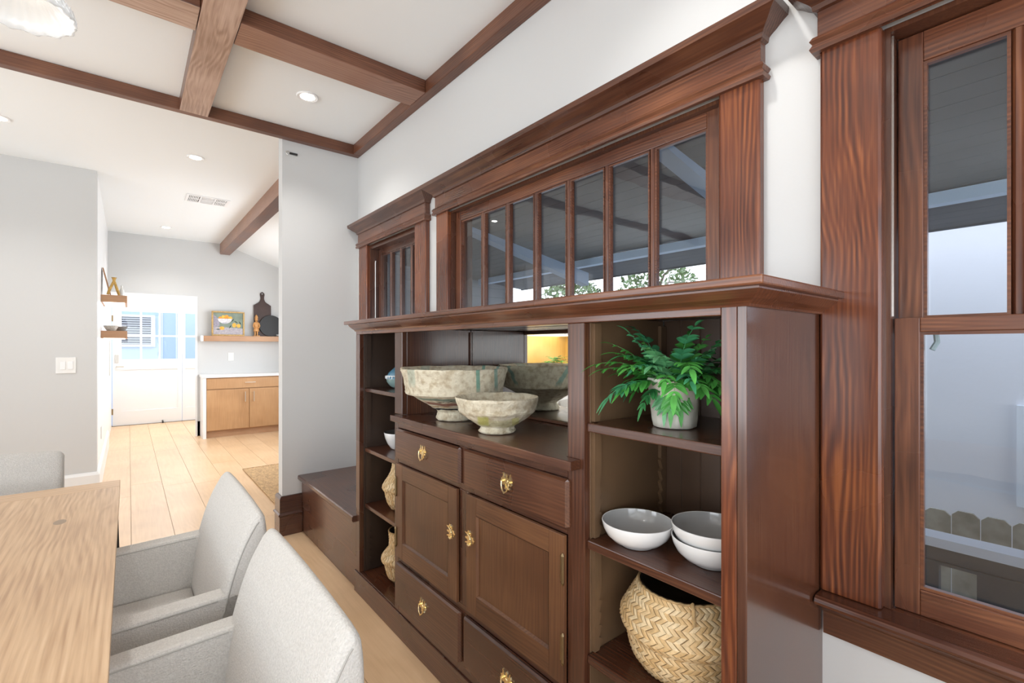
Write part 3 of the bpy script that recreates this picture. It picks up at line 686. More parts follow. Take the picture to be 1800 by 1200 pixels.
hb = MB(); hb.tube([(1.138-.092, .683-.072, .696), (1.138-.096, .683-.078, .706), (1.138-.102, .683-.084, .696), (1.138-.112, .683-.092, .665)], .0045); 
ho = hb.obj('handle_loop', WICKD, [x for x in bpy.data.objects if x.name == 'basket'][0], smooth=True)
bs = [(.001, .002), (.050, .002), (.070, .010), (.088, .038), (.098, .075), (.101, .098), (.108, .104), (.114, .114), (.112, .128), (.100, .146), (.086, .166), (.072, .192), (.064, .222), (.062, .250)]
basket('basket', (1.120, 2.270, .4775), [(a*1.0, z) for a, z in bs], 26, 40, 'tapering seagrass belly basket on the second lowest left shelf, upright neck', amp=.0034, weave='plain')
bs2 = [(.001, .002), (.045, .002), (.062, .010), (.078, .036), (.088, .072), (.092, .098), (.100, .104), (.108, .116), (.106, .134), (.094, .150), (.080, .166), (.070, .178), (.068, .215), (.072, .258)]
basket('basket', (1.100, 2.250, .1185), bs2, 26, 40, 'seagrass belly basket with wide straight neck on the bottom left shelf', amp=.0034, weave='plain')

# vase, bowl in left compartment
vz = root('vase', 'squat onion-shaped celadon and blue glazed vase on the top left shelf', 'vase', (1.13, 2.325, 1.098))
c = (1.13, 2.325, 1.098)
MB().lathe([(0, 0), (.040, 0), (.062, .012), (.078, .034), (.082, .052)], c, 44, close=False).obj('body', GLAZE, vz, smooth='all')
MB().lathe([(.082, .052), (.080, .066), (.068, .086), (.048, .104), (.028, .118), (.016, .132), (.013, .150), (.018, .158), (.012, .157), (.009, .150)], c, 44, close=False).obj('shoulder', GLAZEB, vz, smooth='all')
d = MB()
for k in range(26):
    a = 2*pi*k/26; hgt = .010+.012*random.random(); r0 = .0835
    d.tube([(c[0]+(r0-.001)*cos(a), c[1]+(r0-.001)*sin(a), c[2]+.066), (c[0]+(r0+.0005)*cos(a), c[1]+(r0+.0005)*sin(a), c[2]+.066-hgt)], [.0045, .0025], 6)
d.tube([(c[0]+.0805*cos(2*pi*k/40), c[1]+.0805*sin(2*pi*k/40), c[2]+.0675) for k in range(40)], .003, 6, closed=True)
d.obj('drip_band', GLAZEW, vz, smooth=True)
wb2 = root('bowl', 'deep white bowl with dark inside on the third left shelf, half hidden by the post', 'bowl', (1.12, 2.335, .777))
c = (1.12, 2.335, .777)
MB().lathe([(0, 0), (.035, 0), (.045, .006), (.062, .030), (.074, .060), (.080, .088), (.079, .0895)], c, 44, close=False).obj('body', CER, wb2, smooth='all')
MB().lathe([(.079, .0895), (.076, .086), (.066, .05), (.04, .016), (0, .01)], c, 44, close=False).obj('inside', plain('dark_bowl_inside', (.09, .085, .08), .4), wb2, smooth='all')

# ------------------------------------------------------------------ potted fern
PC = (1.100, .690, 1.1135)
pf = root('potted_fern', 'leafy green fern in a cream textured pot on the top right shelf', 'plant', PC)
def potfn(a, j, r, z):
    v = noise.noise(Vector((cos(a)*1.8, sin(a)*1.8, z*18)))*.0035+noise.noise(Vector((cos(a)*9, sin(a)*9, z*60)))*.0012
    return (r+v*(1 if r > .03 else 0), z)
MB().lathe([(0, 0), (.050, 0), (.0535, .002), (.0555, .02), (.058, .05), (.0605, .08), (.063, .105), (.0655, .112), (.0665, .122), (.064, .126), (.0595, .122), (.057, .10), (0, .10)], PC, 64, fn=potfn).obj('pot', POT, pf, smooth='all')
MB().lathe([(0, .104), (.056, .104), (.058, .1)], PC, 24, close=False).obj('soil', SOIL, pf)
def frond(p0, az, el, L, bend, seed, lw=.042, n=6, mat=None):
    rnd = random.Random(seed); d = Vector((cos(az)*cos(el), sin(az)*cos(el), sin(el))); p = Vector(p0); pts = [p.copy()]; steps = 12
    side0 = Vector((-sin(az), cos(az), 0)); ds = []
    for k in range(steps):
        d = (d+Vector((0, 0, -bend/steps))+side0*rnd.uniform(-.04, .04)).normalized(); p = p+d*L/steps; pts.append(p.copy()); ds.append(d.copy())
    m = MB(); m.tube(pts, [.0016*(1-k/(steps*1.3)) for k in range(steps+1)], 5)
    def blade(q, dr, up, ln, w):
        rt = dr.cross(up).normalized(); vs = []; fs = []; N = 6
        for k in range(N+1):
            t = k/N; ww = w*math.sin(pi*min(1, t*.86+.10))**.8*(1-t*.25); c_ = q+dr*ln*t-Vector((0, 0, 1))*(ln*.30*t*t)
            vs += [c_-rt*ww+up*ww*.22, c_-up*ww*.12, c_+rt*ww+up*ww*.22]
        for k in range(N): fs += [(k*3, k*3+1, k*3+4, k*3+3), (k*3+1, k*3+2, k*3+5, k*3+4)]
        m.add(vs, fs)
    for k in range(n):
        t = .30+.66*k/(n-1); i = int(t*steps); q = pts[min(i, steps)]; dr = ds[min(i, steps-1)]
        side = dr.cross(Vector((0, 0, 1)));
        if side.length < .1: side = side0.copy()
        side.normalize(); up = side.cross(dr).normalized(); sz = lw*(1.15-.75*abs(t-.5)*1.3)*rnd.uniform(.8, 1.2)
        for sg in (-1, 1):
            dd = (side*sg*.85+dr*.75+up*rnd.uniform(-.15, .25)).normalized(); blade(q, dd, up, sz, sz*.24)
    blade(pts[-1], ds[-1], Vector((0, 0, 1)), lw*1.1, lw*.2)
    return m
def inside(p): # keep leaves in the niche
    return True
rnd = random.Random(11)
cnt = 0; tries = 0
bounds = (XF-.05, XBK-.006, .497, .868, 1.114, 1.382)
specs = []
# hand placed long ones: azimuth is measured from +x; the room is at -x
specs += [(radians(152), .50, .165, 1.3, .038), (radians(165), .15, .17, 1.5, .036), (radians(140), .75, .165, 1.0, .036), (radians(205), .15, .17, 2.6, .044), (radians(225), -.1, .15, 2.6, .044),
          (radians(190), .0, .16, 2.8, .042), (radians(120), 1.0, .17, .8, .034), (radians(255), .7, .16, 1.4, .034), (radians(240), .95, .15, .9, .034), (radians(172), .9, .17, 1.2, .036)]
while len(specs) < 64: specs.append((rnd.uniform(0, 2*pi), rnd.uniform(.45, 1.35), rnd.uniform(.11, .19), rnd.uniform(.7, 1.7), rnd.uniform(.032, .044)))
for k, (az, el, L, bend, lw) in enumerate(specs):
    for scale in (1, .85, .7, .55, .42):
        rr = .036; p0 = (PC[0]+rr*cos(az)*.8, PC[1]+rr*sin(az)*.8, PC[2]+.105)
        m = frond(p0, az, el, L*scale, bend, k+100, lw*(.6+.4*scale))
        xs, ys, zs = zip(*m.v)
        if min(xs) > bounds[0] and max(xs) < bounds[1] and min(ys) > bounds[2] and max(ys) < bounds[3] and max(zs) < bounds[5] and min(zs) > bounds[4]+.004: break
    else: continue
    m.obj('frond', LEAFM[rnd.choice([0, 1, 1, 2, 2, 3, 4])], pf, smooth=True)

# ------------------------------------------------------------------ dining table
tb = root('dining_table', 'light oak dining table with breadboard end and black metal legs', 'table', (-.50, 1.1, 0))
TX0, TX1, TY0, TY1 = -.985, -.027, -.55, 2.583
for k in range(4):
    a = TX0+(TX1-TX0)*k/4; b_ = TX0+(TX1-TX0)*(k+1)/4
    B(a+.0001, b_-.0001, TY0+.116, TY1-.1195, .724, .76).obj('top_board', OAKX[1], tb)
B(TX0, TX1, TY1-.118, TY1, .724, .76).obj('breadboard_end', OAKX[0], tb, bevel=.0015)
B(TX0, TX1, TY0, TY0+.115, .724, .76).obj('breadboard_end', OAKX[0], tb, bevel=.0015)
for yy in (TY1-.22, TY0+.22):
    for xx, sg in ((TX1-.035, 1), (TX0+.035, -1)):
        m = MB(); m.prism([(xx-.03, .7235), (xx+.03, .7235), (xx+.03+.02*sg, 0), (xx-.03+.02*sg, 0)], 1, yy-.012, yy+.012)
        m.obj('leg', BLACK, tb)
    B(TX0+.08, TX1-.08, yy-.012, yy+.012, .69, .7235).obj('cross_bar', BLACK, tb)
m = MB(); m.prism([(-.395, 1.83), (-.386, 1.90), (-.381, 1.955), (-.389, 1.93), (-.397, 1.87)], 2, .7601, .7604); m.obj('grain_crack', plain('crack_brown', (.06, .035, .02), .7), tb)
kn = MB().lathe([(0, .0002), (.012, .0002), (.026, 0)], (-.17, 2.08, .7601), 20, sx=.6, sy=1.1, close=False); kn.obj('knot', plain('oak_knot', (.34, .25, .17), .5), tb, smooth='all')

# ------------------------------------------------------------------ upholstered armchairs
def rounded_prism(pts, y0, y1, name, mat, parent, bev=.02, seg=3):
    m = MB(); m.prism(pts, 1, y0, y1); o = m.obj(name, mat, parent); b = o.modifiers.new('b', 'BEVEL'); b.width = bev; b.segments = seg; b.limit_method = 'ANGLE'; b.angle_limit = radians(25)
    o.data.polygons.foreach_set('use_smooth', [True]*len(o.data.polygons)); return o
def curve_pts(pts, n=5):
    out = []; P = [Vector(p) for p in pts]
    for i in range(len(P)-1):
        p0 = P[max(0, i-1)]; p1 = P[i]; p2 = P[i+1]; p3 = P[min(len(P)-1, i+2)]
        for k in range(n):
            t = k/n; out.append(tuple(.5*((2*p1)+(-p0+p2)*t+(2*p0-5*p1+4*p2-p3)*t*t+(-p0+3*p1-3*p2+p3)*t**3)))
    out.append(tuple(P[-1])); return out
def armchair(label, loc):
    """local: faces -x; origin on the floor at the back centre; width along y"""
    r = root('armchair', label, 'armchair', (0, 0, 0), 'upholstered armchairs at the dining table')
    hw = .30
    front = curve_pts([(-.115, .40), (-.110, .50), (-.098, .60), (-.075, .70), (-.048, .78), (-.018, .838)])
    crown_ = curve_pts([(-.018, .838), (-.004, .853), (.008, .852), (.017, .838)], 3)
    back = curve_pts([(.017, .838), (.022, .78), (.022, .60), (.012, .42), (.0, .30)])
    prof = front+crown_[1:]+back[1:]+[(-.10, .30)]
    m = MB(); n = len(prof)
    # back with a softly crowned top and rolled side edges
    def inset(d):
        out = []
        for j in range(n):
            p = Vector(prof[j-1]); q = Vector(prof[(j+1) % n]); t = (q-p).normalized(); nn = Vector((t.y, -t.x)); out.append((prof[j][0]+nn.x*d, prof[j][1]+nn.y*d))
        return out
    ys = [-hw, -hw+.003, -hw+.010, -hw+.022, -hw+.05, -.15, 0, .15, hw-.05, hw-.022, hw-.010, hw-.003, hw]
    ins = [.010, .005, .0015, 0, 0, 0, 0, 0, 0, 0, .0015, .005, .010]; dz = [-.012, -.010, -.006, -.003, .001, .005, .007, .005, .001, -.003, -.006, -.010, -.012]
    vs = []
    for y, i_, d_ in zip(ys, ins, dz):
        for (a, z) in inset(i_): vs.append((a, y, z+(d_ if z > .6 else 0)))
    fs = []
    for i in range(len(ys)-1):
        for j in range(n): k = (j+1) % n; fs.append((i*n+j, i*n+k, (i+1)*n+k, (i+1)*n+j))
    fs += [tuple(range(n)), tuple((len(ys)-1)*n+j for j in range(n))[::-1]]
    m.add(vs, fs).obj('backrest', FAB, r, smooth='all')
    # piping along the side seams
    pin = inset(.010)[4:len(front)+2]
    for sg in (-1, 1):
        p = MB(); p.tube([(a, sg*(hw-.0008), z-.012 if z > .6 else z) for a, z in pin], .0020, 6); p.obj('piping', PIPE, r, smooth=True)
    # arms
    for sg in (-1, 1):
        y0, y1 = (sg*hw, sg*(hw-.062)); y0, y1 = min(y0, y1), max(y0, y1)
        am = MB(); am.prism([(-.56, .30), (-.52, .638), (-.30, .646), (-.06, .652), (.0, .652), (.0, .30)], 1, y0, y1)
        o = am.obj('arm', FAB, r, bevel=.009)
        for yy in ((y0+.001, y1-.001)):
            q = MB(); q.tube([(-.53, yy, .628), (-.30, yy, .636), (-.10, yy, .642)], .0024, 6); q.obj('piping', PIPE, r)
    sm = MB(); sm.prism([(-.56, .36), (-.565, .455), (-.545, .478), (-.11, .478), (-.11, .36)], 1, -hw+.0625, hw-.0625); o = sm.obj('seat_cushion', FAB, r, bevel=.02)
    B(-.555, .0, -hw+.063, hw-.063, .30, .3595).obj('seat_base', FAB, r, bevel=.006)
    for xx in (-.53, -.03):
        for yy in (-hw+.03, hw-.03): 
            q = MB(); q.add([(xx-.02, yy-.02, .2995), (xx+.02, yy-.02, .2995), (xx+.02, yy+.02, .2995), (xx-.02, yy+.02, .2995), (xx-.013, yy-.013, 0), (xx+.013, yy-.013, 0), (xx+.013, yy+.013, 0), (xx-.013, yy+.013, 0)], [(0, 1, 2, 3), (7, 6, 5, 4), (0, 4, 5, 1), (1, 5, 6, 2), (2, 6, 7, 3), (3, 7, 4, 0)])
            q.obj('leg', WALN, r)
    r.location = loc; return r
ch1 = armchair('cream boucle armchair nearest the viewer, tucked under the right side of the table', (.285, 1.060, 0))
ch2 = copy_tree(ch1, (.285, 1.772, 0), 'cream boucle armchair second from the viewer, beside the far right table corner')
ch3 = copy_tree(ch1, (-.525, 2.925, 0), 'grey-cream boucle armchair at the far head of the table by the white wall')
ch3.rotation_euler = (0, 0, radians(90))

# ------------------------------------------------------------------ glass pendant
PX, PY, PZ = -.190, 1.48, 2.06
gl = root('pendant_lamp', 'pressed crystal bell-shaped hanging lamp at the top left corner', 'lamp', (PX, PY, PZ))
def shfn(a, j, r, z):
    t = max(0, (r-.04)/.12); s_ = .004*t*abs(cos(a*14)); k = .0025*t*cos(a*28+j*1.4*pi)
    return (r+s_+k, z-(.008*abs(cos(a*7)) if j in (13, 14) else 0))
K = .62
def sk(pr): return [(r*K, z*K) for r, z in pr]
def shfn2(a, j, r, z): r, z = shfn(a, j, r/K, z/K); return r*K, z*K
MB().lathe(sk([(.030, .20), (.042, .19), (.052, .165), (.060, .14), (.072, .115), (.090, .09), (.112, .068), (.130, .050), (.142, .036), (.147, .026), (.150, .018), (.152, .010), (.153, .004), (.154, -.004), (.148, -.004), (.143, .012), (.135, .032), (.105, .062), (.06, .10), (.045, .16), (.03, .195)]), (PX, PY, PZ), 140, fn=shfn2, close=False).obj('shade', CRYS, gl, smooth='all')
rb = MB()
for k in range(42):
    a = 2*pi*k/42; a2 = a+2*pi/42
    for (r0, z0, r1, z1) in ((.157*K, .003*K, .148*K, .035*K), (.148*K, .035*K, .157*K, .003*K)):
        rb.tube([(PX+r0*cos(a), PY+r0*sin(a), PZ+z0), (PX+r1*cos(a2), PY+r1*sin(a2), PZ+z1)], .0014, 5)
rb.obj('cut_relief', CRYS, gl, smooth=True)
MB().lathe([(0, .112), (.012, .112), (.021, .122), (.021, .145), (.006, .152), (.006, ZC-PZ-.03), (.06, ZC-PZ-.025), (.065, ZC-PZ-.001), (0, ZC-PZ-.001)], (PX, PY, PZ), 24).obj('fitting', BRASSD, gl, smooth=True)
MB().lathe(sk([(0, .06), (.022, .075), (.028, .10), (.02, .14), (.012, .18), (0, .182)]), (PX, PY, PZ), 20).obj('bulb', emis('bulb_glow', (1, .95, .85), 5), gl, smooth='all')

# ------------------------------------------------------------------ recessed lights, vent, switches, hook
def downlight(x, y, z, label, p=36):
    r = root('recessed_light', label, 'ceiling light', (x, y, z-.006), 'recessed ceiling lights')
    MB().lathe([(.042, .001), (.058, -.003), (.062, .002), (.062, .0055), (.042, .0055)], (x, y, z-.006), 36).obj('trim_ring', WHITE2, r, smooth=True)
    MB().lathe([(0, .0), (.0415, .0), (.0415, .005), (0, .005)], (x, y, z-.006), 36).obj('lens', LAMP, r)
    l = bpy.data.lights.new('downlight', 'SPOT'); l.energy = p; l.spot_size = radians(125); l.spot_blend = .8; l.shadow_soft_size = .05; l.color = (1, .97, .93)
    o = bpy.data.objects.new('downlight', l); COL.objects.link(o); o.location = (x, y, z-.02)
downlight(.846, 3.02, ZC, 'lit recessed light in the coffered ceiling panel between two dark beams')
downlight(.428, 4.65, ZK, 'lit recessed light on the hall ceiling near the air vent')
downlight(.38, 7.62, ZK, 'farthest small lit recessed light, by the kitchen far wall')
downlight(-.685, 4.68, ZK, 'lit recessed light at the left edge of the picture, above the white wall')
downlight(.846, .75, ZC, 'lit recessed light overhead seen only in the window reflections'); downlight(-.6, .75, ZC, 'lit recessed light above the table, out of view')
v = root('air_vent', 'white rectangular ceiling air register with three louvred panels', 'vent', (.655, 5.93, ZK-.008))
vx0, vx1, vy0, vy1 = .462, .842, 5.80, 6.08
vm = MB(); 
vm.box(vx0, vx1, vy0, vy0+.02, ZK-.008, ZK-.001); vm.box(vx0, vx1, vy1-.02, vy1, ZK-.008, ZK-.001); vm.box(vx0, vx0+.02, vy0+.02, vy1-.02, ZK-.008, ZK-.001); vm.box(vx1-.02, vx1, vy0+.02, vy1-.02, ZK-.008, ZK-.001)
for k in (1, 2): xx = vx0+(vx1-vx0)*k/3; vm.box(xx-.009, xx+.009, vy0+.02, vy1-.02, ZK-.008, ZK-.001)
vm.box(vx0+.02, vx1-.02, (vy0+vy1)/2-.006, (vy0+vy1)/2+.006, ZK-.008, ZK-.001)
vm.obj('frame', WHITE2, v); B(vx0+.005, vx1-.005, vy0+.005, vy1-.005, ZK-.0012, ZK-.0004).obj('duct', DARKHOLE, v)
for k in range(3):
    a = vx0+(vx1-vx0)*k/3+.012; b_ = vx0+(vx1-vx0)*(k+1)/3-.012
    if k == 1:
        for j in range(9): yy = vy0+.026+j*.026; B(a, b_, yy, yy+.013, ZK-.006, ZK-.0015).obj('louvre', WHITE2, v)
    else:
        for j in range(7): xx = a+.004+j*(b_-a-.004)/7; B(xx, xx+.008, vy0+.021, vy1-.021, ZK-.006, ZK-.0015).obj('louvre', WHITE2, v)
sw = root('light_switch', 'white double rocker light switch on the left wall', 'switch', (-.416, YL, 1.16))
B(-.480, -.352, YL-.007, YL-.001, 1.088, 1.226).obj('plate', PLASTIC, sw, bevel=.003)
for a in (-.452, -.404): B(a, a+.033, YL-.0115, YL-.0072, 1.122, 1.19).obj('rocker', WHITE2, sw, bevel=.002)
sw = root('light_switch', 'small white switch plate above the kitchen counter', 'switch', (1.217, YF, 1.16))
B(1.180, 1.256, YF-.007, YF-.001, 1.10, 1.225).obj('plate', PLASTIC, sw, bevel=.003); B(1.202, 1.234, YF-.011, YF-.0072, 1.128, 1.195).obj('rocker', WHITE2, sw)
hk = root('wall_hook', 'tiny black hook high on the white end wall under the beam', 'hook', (.893, YE, 2.68))
B(.880, .932, YE-.014, YE-.001, 2.672, 2.684).obj('bar', BLACK, hk)
MB().tube([(.882, YE-.008, 2.678), (.868, YE-.012, 2.690), (.856, YE-.012, 2.684), (.858, YE-.012, 2.668), (.868, YE-.012, 2.662)], .0028).obj('loop', STEEL, hk)
ou = B(XH+.001, XH+.006, 6.32, 6.40, .385, .505).obj('wall_outlet', PLASTIC); T(ou, 'white outlet low on the hall wall', 'outlet')
ou['label'] = 'narrow grey-edged outlet plate low on the white hall wall'

# ------------------------------------------------------------------ hall floating shelves and things on them
for (z0, z1, lab) in ((1.770, 1.842, 'upper oak floating shelf on the hall wall, lit from below'), (1.404, 1.478, 'lower oak floating shelf on the hall wall, lit from below')):
    r = root('floating_shelf', lab, 'shelf', (-.11, 6.65, z0), 'oak floating shelves on the hall wall')
    B(XH+.001, -.010, 6.30, 7.05, z0, z1).obj('board', SHELFOAK, r, bevel=.002)
    B(XH+.02, -.03, 6.33, 7.02, z0-.005, z0-.0005).obj('light_strip', STRIP, r)
fr = root('picture_frame', 'tall narrow wooden frame leaning on the upper hall shelf, seen edge on', 'picture', (-.19, 6.60, 1.843))
m = MB(); m.prism([(-.150, 1.843), (-.138, 1.843), (-.200, 2.13), (-.212, 2.13)], 1, 6.44, 6.46); m.prism([(-.150, 1.843), (-.138, 1.843), (-.200, 2.13), (-.212, 2.13)], 1, 6.74, 6.76)
m.prism([(-.150, 1.843), (-.138, 1.843), (-.1415, 1.86), (-.1535, 1.86)], 1, 6.46, 6.74); m.prism([(-.2085, 2.114), (-.1965, 2.114), (-.200, 2.13), (-.212, 2.13)], 1, 6.46, 6.74); m.obj('frame', SHELFOAK, fr)
m = MB(); m.prism([(-.150, 1.85), (-.146, 1.85), (-.204, 2.12), (-.208, 2.12)], 1, 6.461, 6.739); m.obj('panel', WHITE, fr)
sc = root('vase', 'ochre open triangular ceramic vase with flared top on the upper hall shelf', 'vase', (-.115, 6.35, 1.843))
OCH = plain('ochre_glaze', (.50, .30, .07), .45, var=.3, vscale=40)
m = MB(); m.tube([(-.165, 6.35, 1.849), (-.150, 6.35, 1.90), (-.118, 6.35, 1.985)], [.012, .013, .011], 10); m.tube([(-.075, 6.35, 1.849), (-.090, 6.35, 1.90), (-.112, 6.35, 1.985)], [.012, .013, .011], 10)
m.lathe([(.010, .13), (.014, .16), (.018, .175), (.024, .182), (.020, .184), (.010, .17)], (-.115, 6.35, 1.843), 20, close=False); m.obj('body', OCH, sc, smooth=True)
jg = root('bottle', 'small pale glass bottle beside the ochre vase on the upper hall shelf', 'bottle', (-.055, 6.42, 1.843))
c = (-.055, 6.45, 1.843); MB().lathe([(0, 0), (.022, 0), (.024, .01), (.022, .06), (.010, .085), (.009, .11), (.012, .113), (.006, .112)], c, 24, close=False).obj('body', plain('pale_glass', (.75, .76, .74), .1, coat=.6), jg, smooth='all')
bw = [(0, 0), (.03, 0), (.036, .004), (.052, .03), (.062, .052), (.0635, .054), (.060, .053), (.048, .03), (.03, .012), (0, .01)]
for (x, y, s_, mt, lab) in ((-.140, 6.40, 1.0, plain('speckled_stone', (.50, .49, .45), .6, var=.2, vscale=90), 'pale stone-coloured bowl on the lower hall shelf'), (-.062, 6.52, .9, plain('dark_stoneware', (.20, .20, .19), .5), 'dark grey bowl on the lower hall shelf, right of the pale one')):
    o = MB().lathe([(a*s_, z*s_) for a, z in bw], (x, y, 1.479), 36, close=False).obj('bowl', mt, smooth='all'); T(o, lab, 'bowl')
o = MB().lathe([(0, 0), (.04, 0), (.046, .004), (.066, .024), (.072, .034), (.066, .032), (.04, .012), (0, .008)], (-.100, 6.72, 1.479), 36, sx=.98).obj('tray_bowl', plain('grey_stoneware', (.36, .36, .34), .5), smooth='all'); T(o, 'shallow grey dish at the back of the lower hall shelf', 'dish')

# ------------------------------------------------------------------ kitchen far wall group
kc = root('base_cabinet', 'light oak base cabinet with one drawer and two doors in the kitchen', 'cabinet', (1.4, 8.15, 0))
KX0, KX1, KY = .862, 1.960, 7.985
B(KX0, KX1, KY+.02, YF-.001, .10, .868).obj('body', KIT, kc)
B(.822, KX0-.001, KY, YF-.001, .0, .868).obj('end_panel', WHITE2, kc, label='white painted end panel')
B(KX0, KX1, KY+.07, YF-.02, 0, .10).obj('toe_kick', SHELFOAK, kc)
H_ = STEEL
def kdoor(n, x0, x1, z0, z1, hx0, hx1, hz0, hz1):
    d = B(x0+.0035, x1-.0035, KY, KY+.019, z0+.0035, z1-.0035).obj(n, KIT, kc, bevel=.0015)
    for q in ((x0+.0035, x0+.014, z0+.0035, z1-.0035), (x1-.014, x1-.0035, z0+.0035, z1-.0035)): pass
    m = MB(); m.tube([(hx0, KY-.028, hz0), (hx1, KY-.028, hz1)], .005, 8)
    for t in (.12, .88): xx, zz = hx0+(hx1-hx0)*t, hz0+(hz1-hz0)*t; m.tube([(xx, KY-.028, zz), (xx, KY-.0002, zz)], .004, 6)
    m.obj('handle', H_, d)
kdoor('drawer', KX0, KX1, .700, .855, 1.345, 1.485, .785, .785)
kdoor('door', KX0, 1.405, .105, .695, 1.350, 1.350, .50, .65)
kdoor('door', 1.405, KX1, .105, .695, 1.465, 1.465, .50, .65)
o = B(.812, 1.97, KY-.02, YF-.001, .8685, .905).obj('countertop', WHITE2, bevel=.003); T(o, 'white stone countertop on the oak base cabinet', 'countertop')
o = B(.850, 1.98, 8.19, YF-.001, 1.396, 1.476).obj('floating_shelf', SHELFOAK, bevel=.003); T(o, 'long oak floating shelf with painting and cutting boards on the kitchen far wall', 'shelf')
o2 = B(.822, .849, 8.19, YF-.001, 1.396, 1.476).obj('end_cap', WHITE2, o)
pa = root('painting', 'small gold-framed still life of oranges in a white bowl on the kitchen shelf', 'picture', (1.17, 8.25, 1.477))
GOLD = plain('gilt_frame', (.42, .27, .10), .4, .3, var=.3, vscale=60)
px0, px1, pz0, pz1, py = .955, 1.386, 1.477, 1.845, 8.232
m = MB()
for (a, b_, c_, d_) in ((px0, px1, pz0, pz0+.022), (px0, px1, pz1-.022, pz1), (px0, px0+.022, pz0+.022, pz1-.022), (px1-.022, px1, pz0+.022, pz1-.022)): m.box(a, b_, py, py+.03, c_, d_)
m.obj('frame', GOLD, pa, bevel=.004)
cv = B(px0+.02, px1-.02, py+.012, py+.016, pz0+.02, pz1-.02).obj('canvas', plain('canvas_green_grey', (.20, .25, .20), .7, var=.25, vscale=6), pa)
def flat(pts, d, col, name):
    m = MB(); yy = py+.0118-d; m.add([(x, yy, z) for x, z in pts], [tuple(range(len(pts)))]); m.obj(name, plain('paint_'+name+str(d), col, .7, var=.2, vscale=50), cv)
def ell(cx, cz, rx, rz, n=18, a0=0, a1=2*pi): return [(cx+rx*cos(a0+(a1-a0)*k/n), cz+rz*sin(a0+(a1-a0)*k/n)) for k in range(n+(0 if a1-a0 > 6.2 else 1))]
flat([(.978, 1.50), (1.363, 1.50), (1.363, 1.590), (.978, 1.615)], .0002, (.40, .37, .40), 'cloth')
flat([(.978, 1.60), (1.06, 1.63), (1.05, 1.72), (.978, 1.80)], .0003, (.30, .28, .34), 'shadow_wash')
for k, (x_, z_, r_) in enumerate(((1.068, 1.742, .026), (1.105, 1.765, .022), (1.148, 1.765, .028), (1.195, 1.745, .028), (1.13, 1.735, .028))): flat(ell(x_, z_, r_, r_*.95), .0004+k*.00005, (.82, .43, .06) if k % 2 else (.72, .30, .04), 'fruit')
flat(ell(1.125, 1.735, .095, .072, 16, pi, 2*pi), .0008, (.62, .60, .62), 'painted_bowl')
flat(ell(1.125, 1.668, .045, .010), .0009, (.40, .40, .45), 'bowl_foot')
for k, (x_, z_, rx, rz) in enumerate(((1.248, 1.640, .026, .034), (1.305, 1.632, .027, .028), (1.088, 1.592, .032, .026))): flat(ell(x_, z_, rx, rz), .0010+k*.00005, (.80, .40, .06), 'fruit')
for k, (x_, z_, ang) in enumerate(((1.225, 1.71, .9), (1.27, 1.69, -.5), (1.195, 1.615, 1.1), (1.325, 1.675, -1.0), (1.04, 1.575, .1))):
    flat([(x_+a*cos(ang)-b_*sin(ang), z_+a*sin(ang)+b_*cos(ang)) for a, b_ in ((-.035, 0), (0, .008), (.035, 0), (0, -.008))], .0013+k*.00003, (.03, .06, .035), 'leaf_stroke')
# figurine
fg = root('figurine', 'carved honey-coloured wooden standing figurine on the kitchen shelf', 'figurine', (1.552, 8.26, 1.477))
FW = plain('carved_honey_wood', (.55, .27, .09), .5, bump=.5, bscale=60, var=.3, vscale=40)
c = (1.552, 8.26, 1.477)
B(1.510, 1.598, 8.23, 8.295, 1.477, 1.489).obj('base', FW, fg, bevel=.002)
for sx in (-.018, .012): MB().tube([(c[0]+sx, c[1], 1.4895), (c[0]+sx, c[1], 1.552)], [.009, .012], 10).obj('leg', FW, fg, smooth=True)
MB().lathe([(.0, .075), (.038, .075), (.042, .082), (.036, .10), (.040, .112), (.032, .118), (.036, .14), (.028, .148), (.034, .17), (.038, .195), (.034, .215), (.018, .225), (.012, .235)], c, 28, sy=.7).obj('body', FW, fg, smooth='all')
for sg in (-1, 1): MB().tube([(c[0]+sg*.034, c[1]-.004, 1.477+.205), (c[0]+sg*.044, c[1]-.01, 1.477+.16), (c[0]+sg*.030, c[1]-.026, 1.477+.125), (c[0]+sg*.008, c[1]-.03, 1.477+.14)], [.010, .009, .008, .007], 8).obj('arm', FW, fg, smooth=True)
MB().lathe([(0, .232), (.016, .236), (.023, .255), (.024, .272), (.020, .285), (.026, .290), (.020, .305), (.012, .325), (0, .338)], c, 24, sy=.9).obj('head', FW, fg, smooth='all')
MB().lathe([(0, -.004), (.004, -.002), (.0045, .005), (0, .008)], (c[0], c[1]-.023, c[2]+.262), 8).obj('nose', FW, fg)
# boards
pb = MB(); prof = []
for x_, z_ in curve_pts([(1.527, 1.477), (1.527, 1.96)], 1)+curve_pts([(1.527, 1.965), (1.560, 1.988), (1.605, 2.022), (1.622, 2.06), (1.624, 2.095), (1.618, 2.13), (1.622, 2.16), (1.650, 2.182)], 3): prof.append((x_, z_))
full = prof+[(3.300-x_, z_) for x_, z_ in prof[::-1]][1:]
def leanY(x, z, y0): return y0+(z-1.477)*.06
m = MB(); n = len(full); vs = [(x_, leanY(x_, z_, 8.292), z_) for x_, z_ in full]+[(x_, leanY(x_, z_, 8.308), z_) for x_, z_ in full]
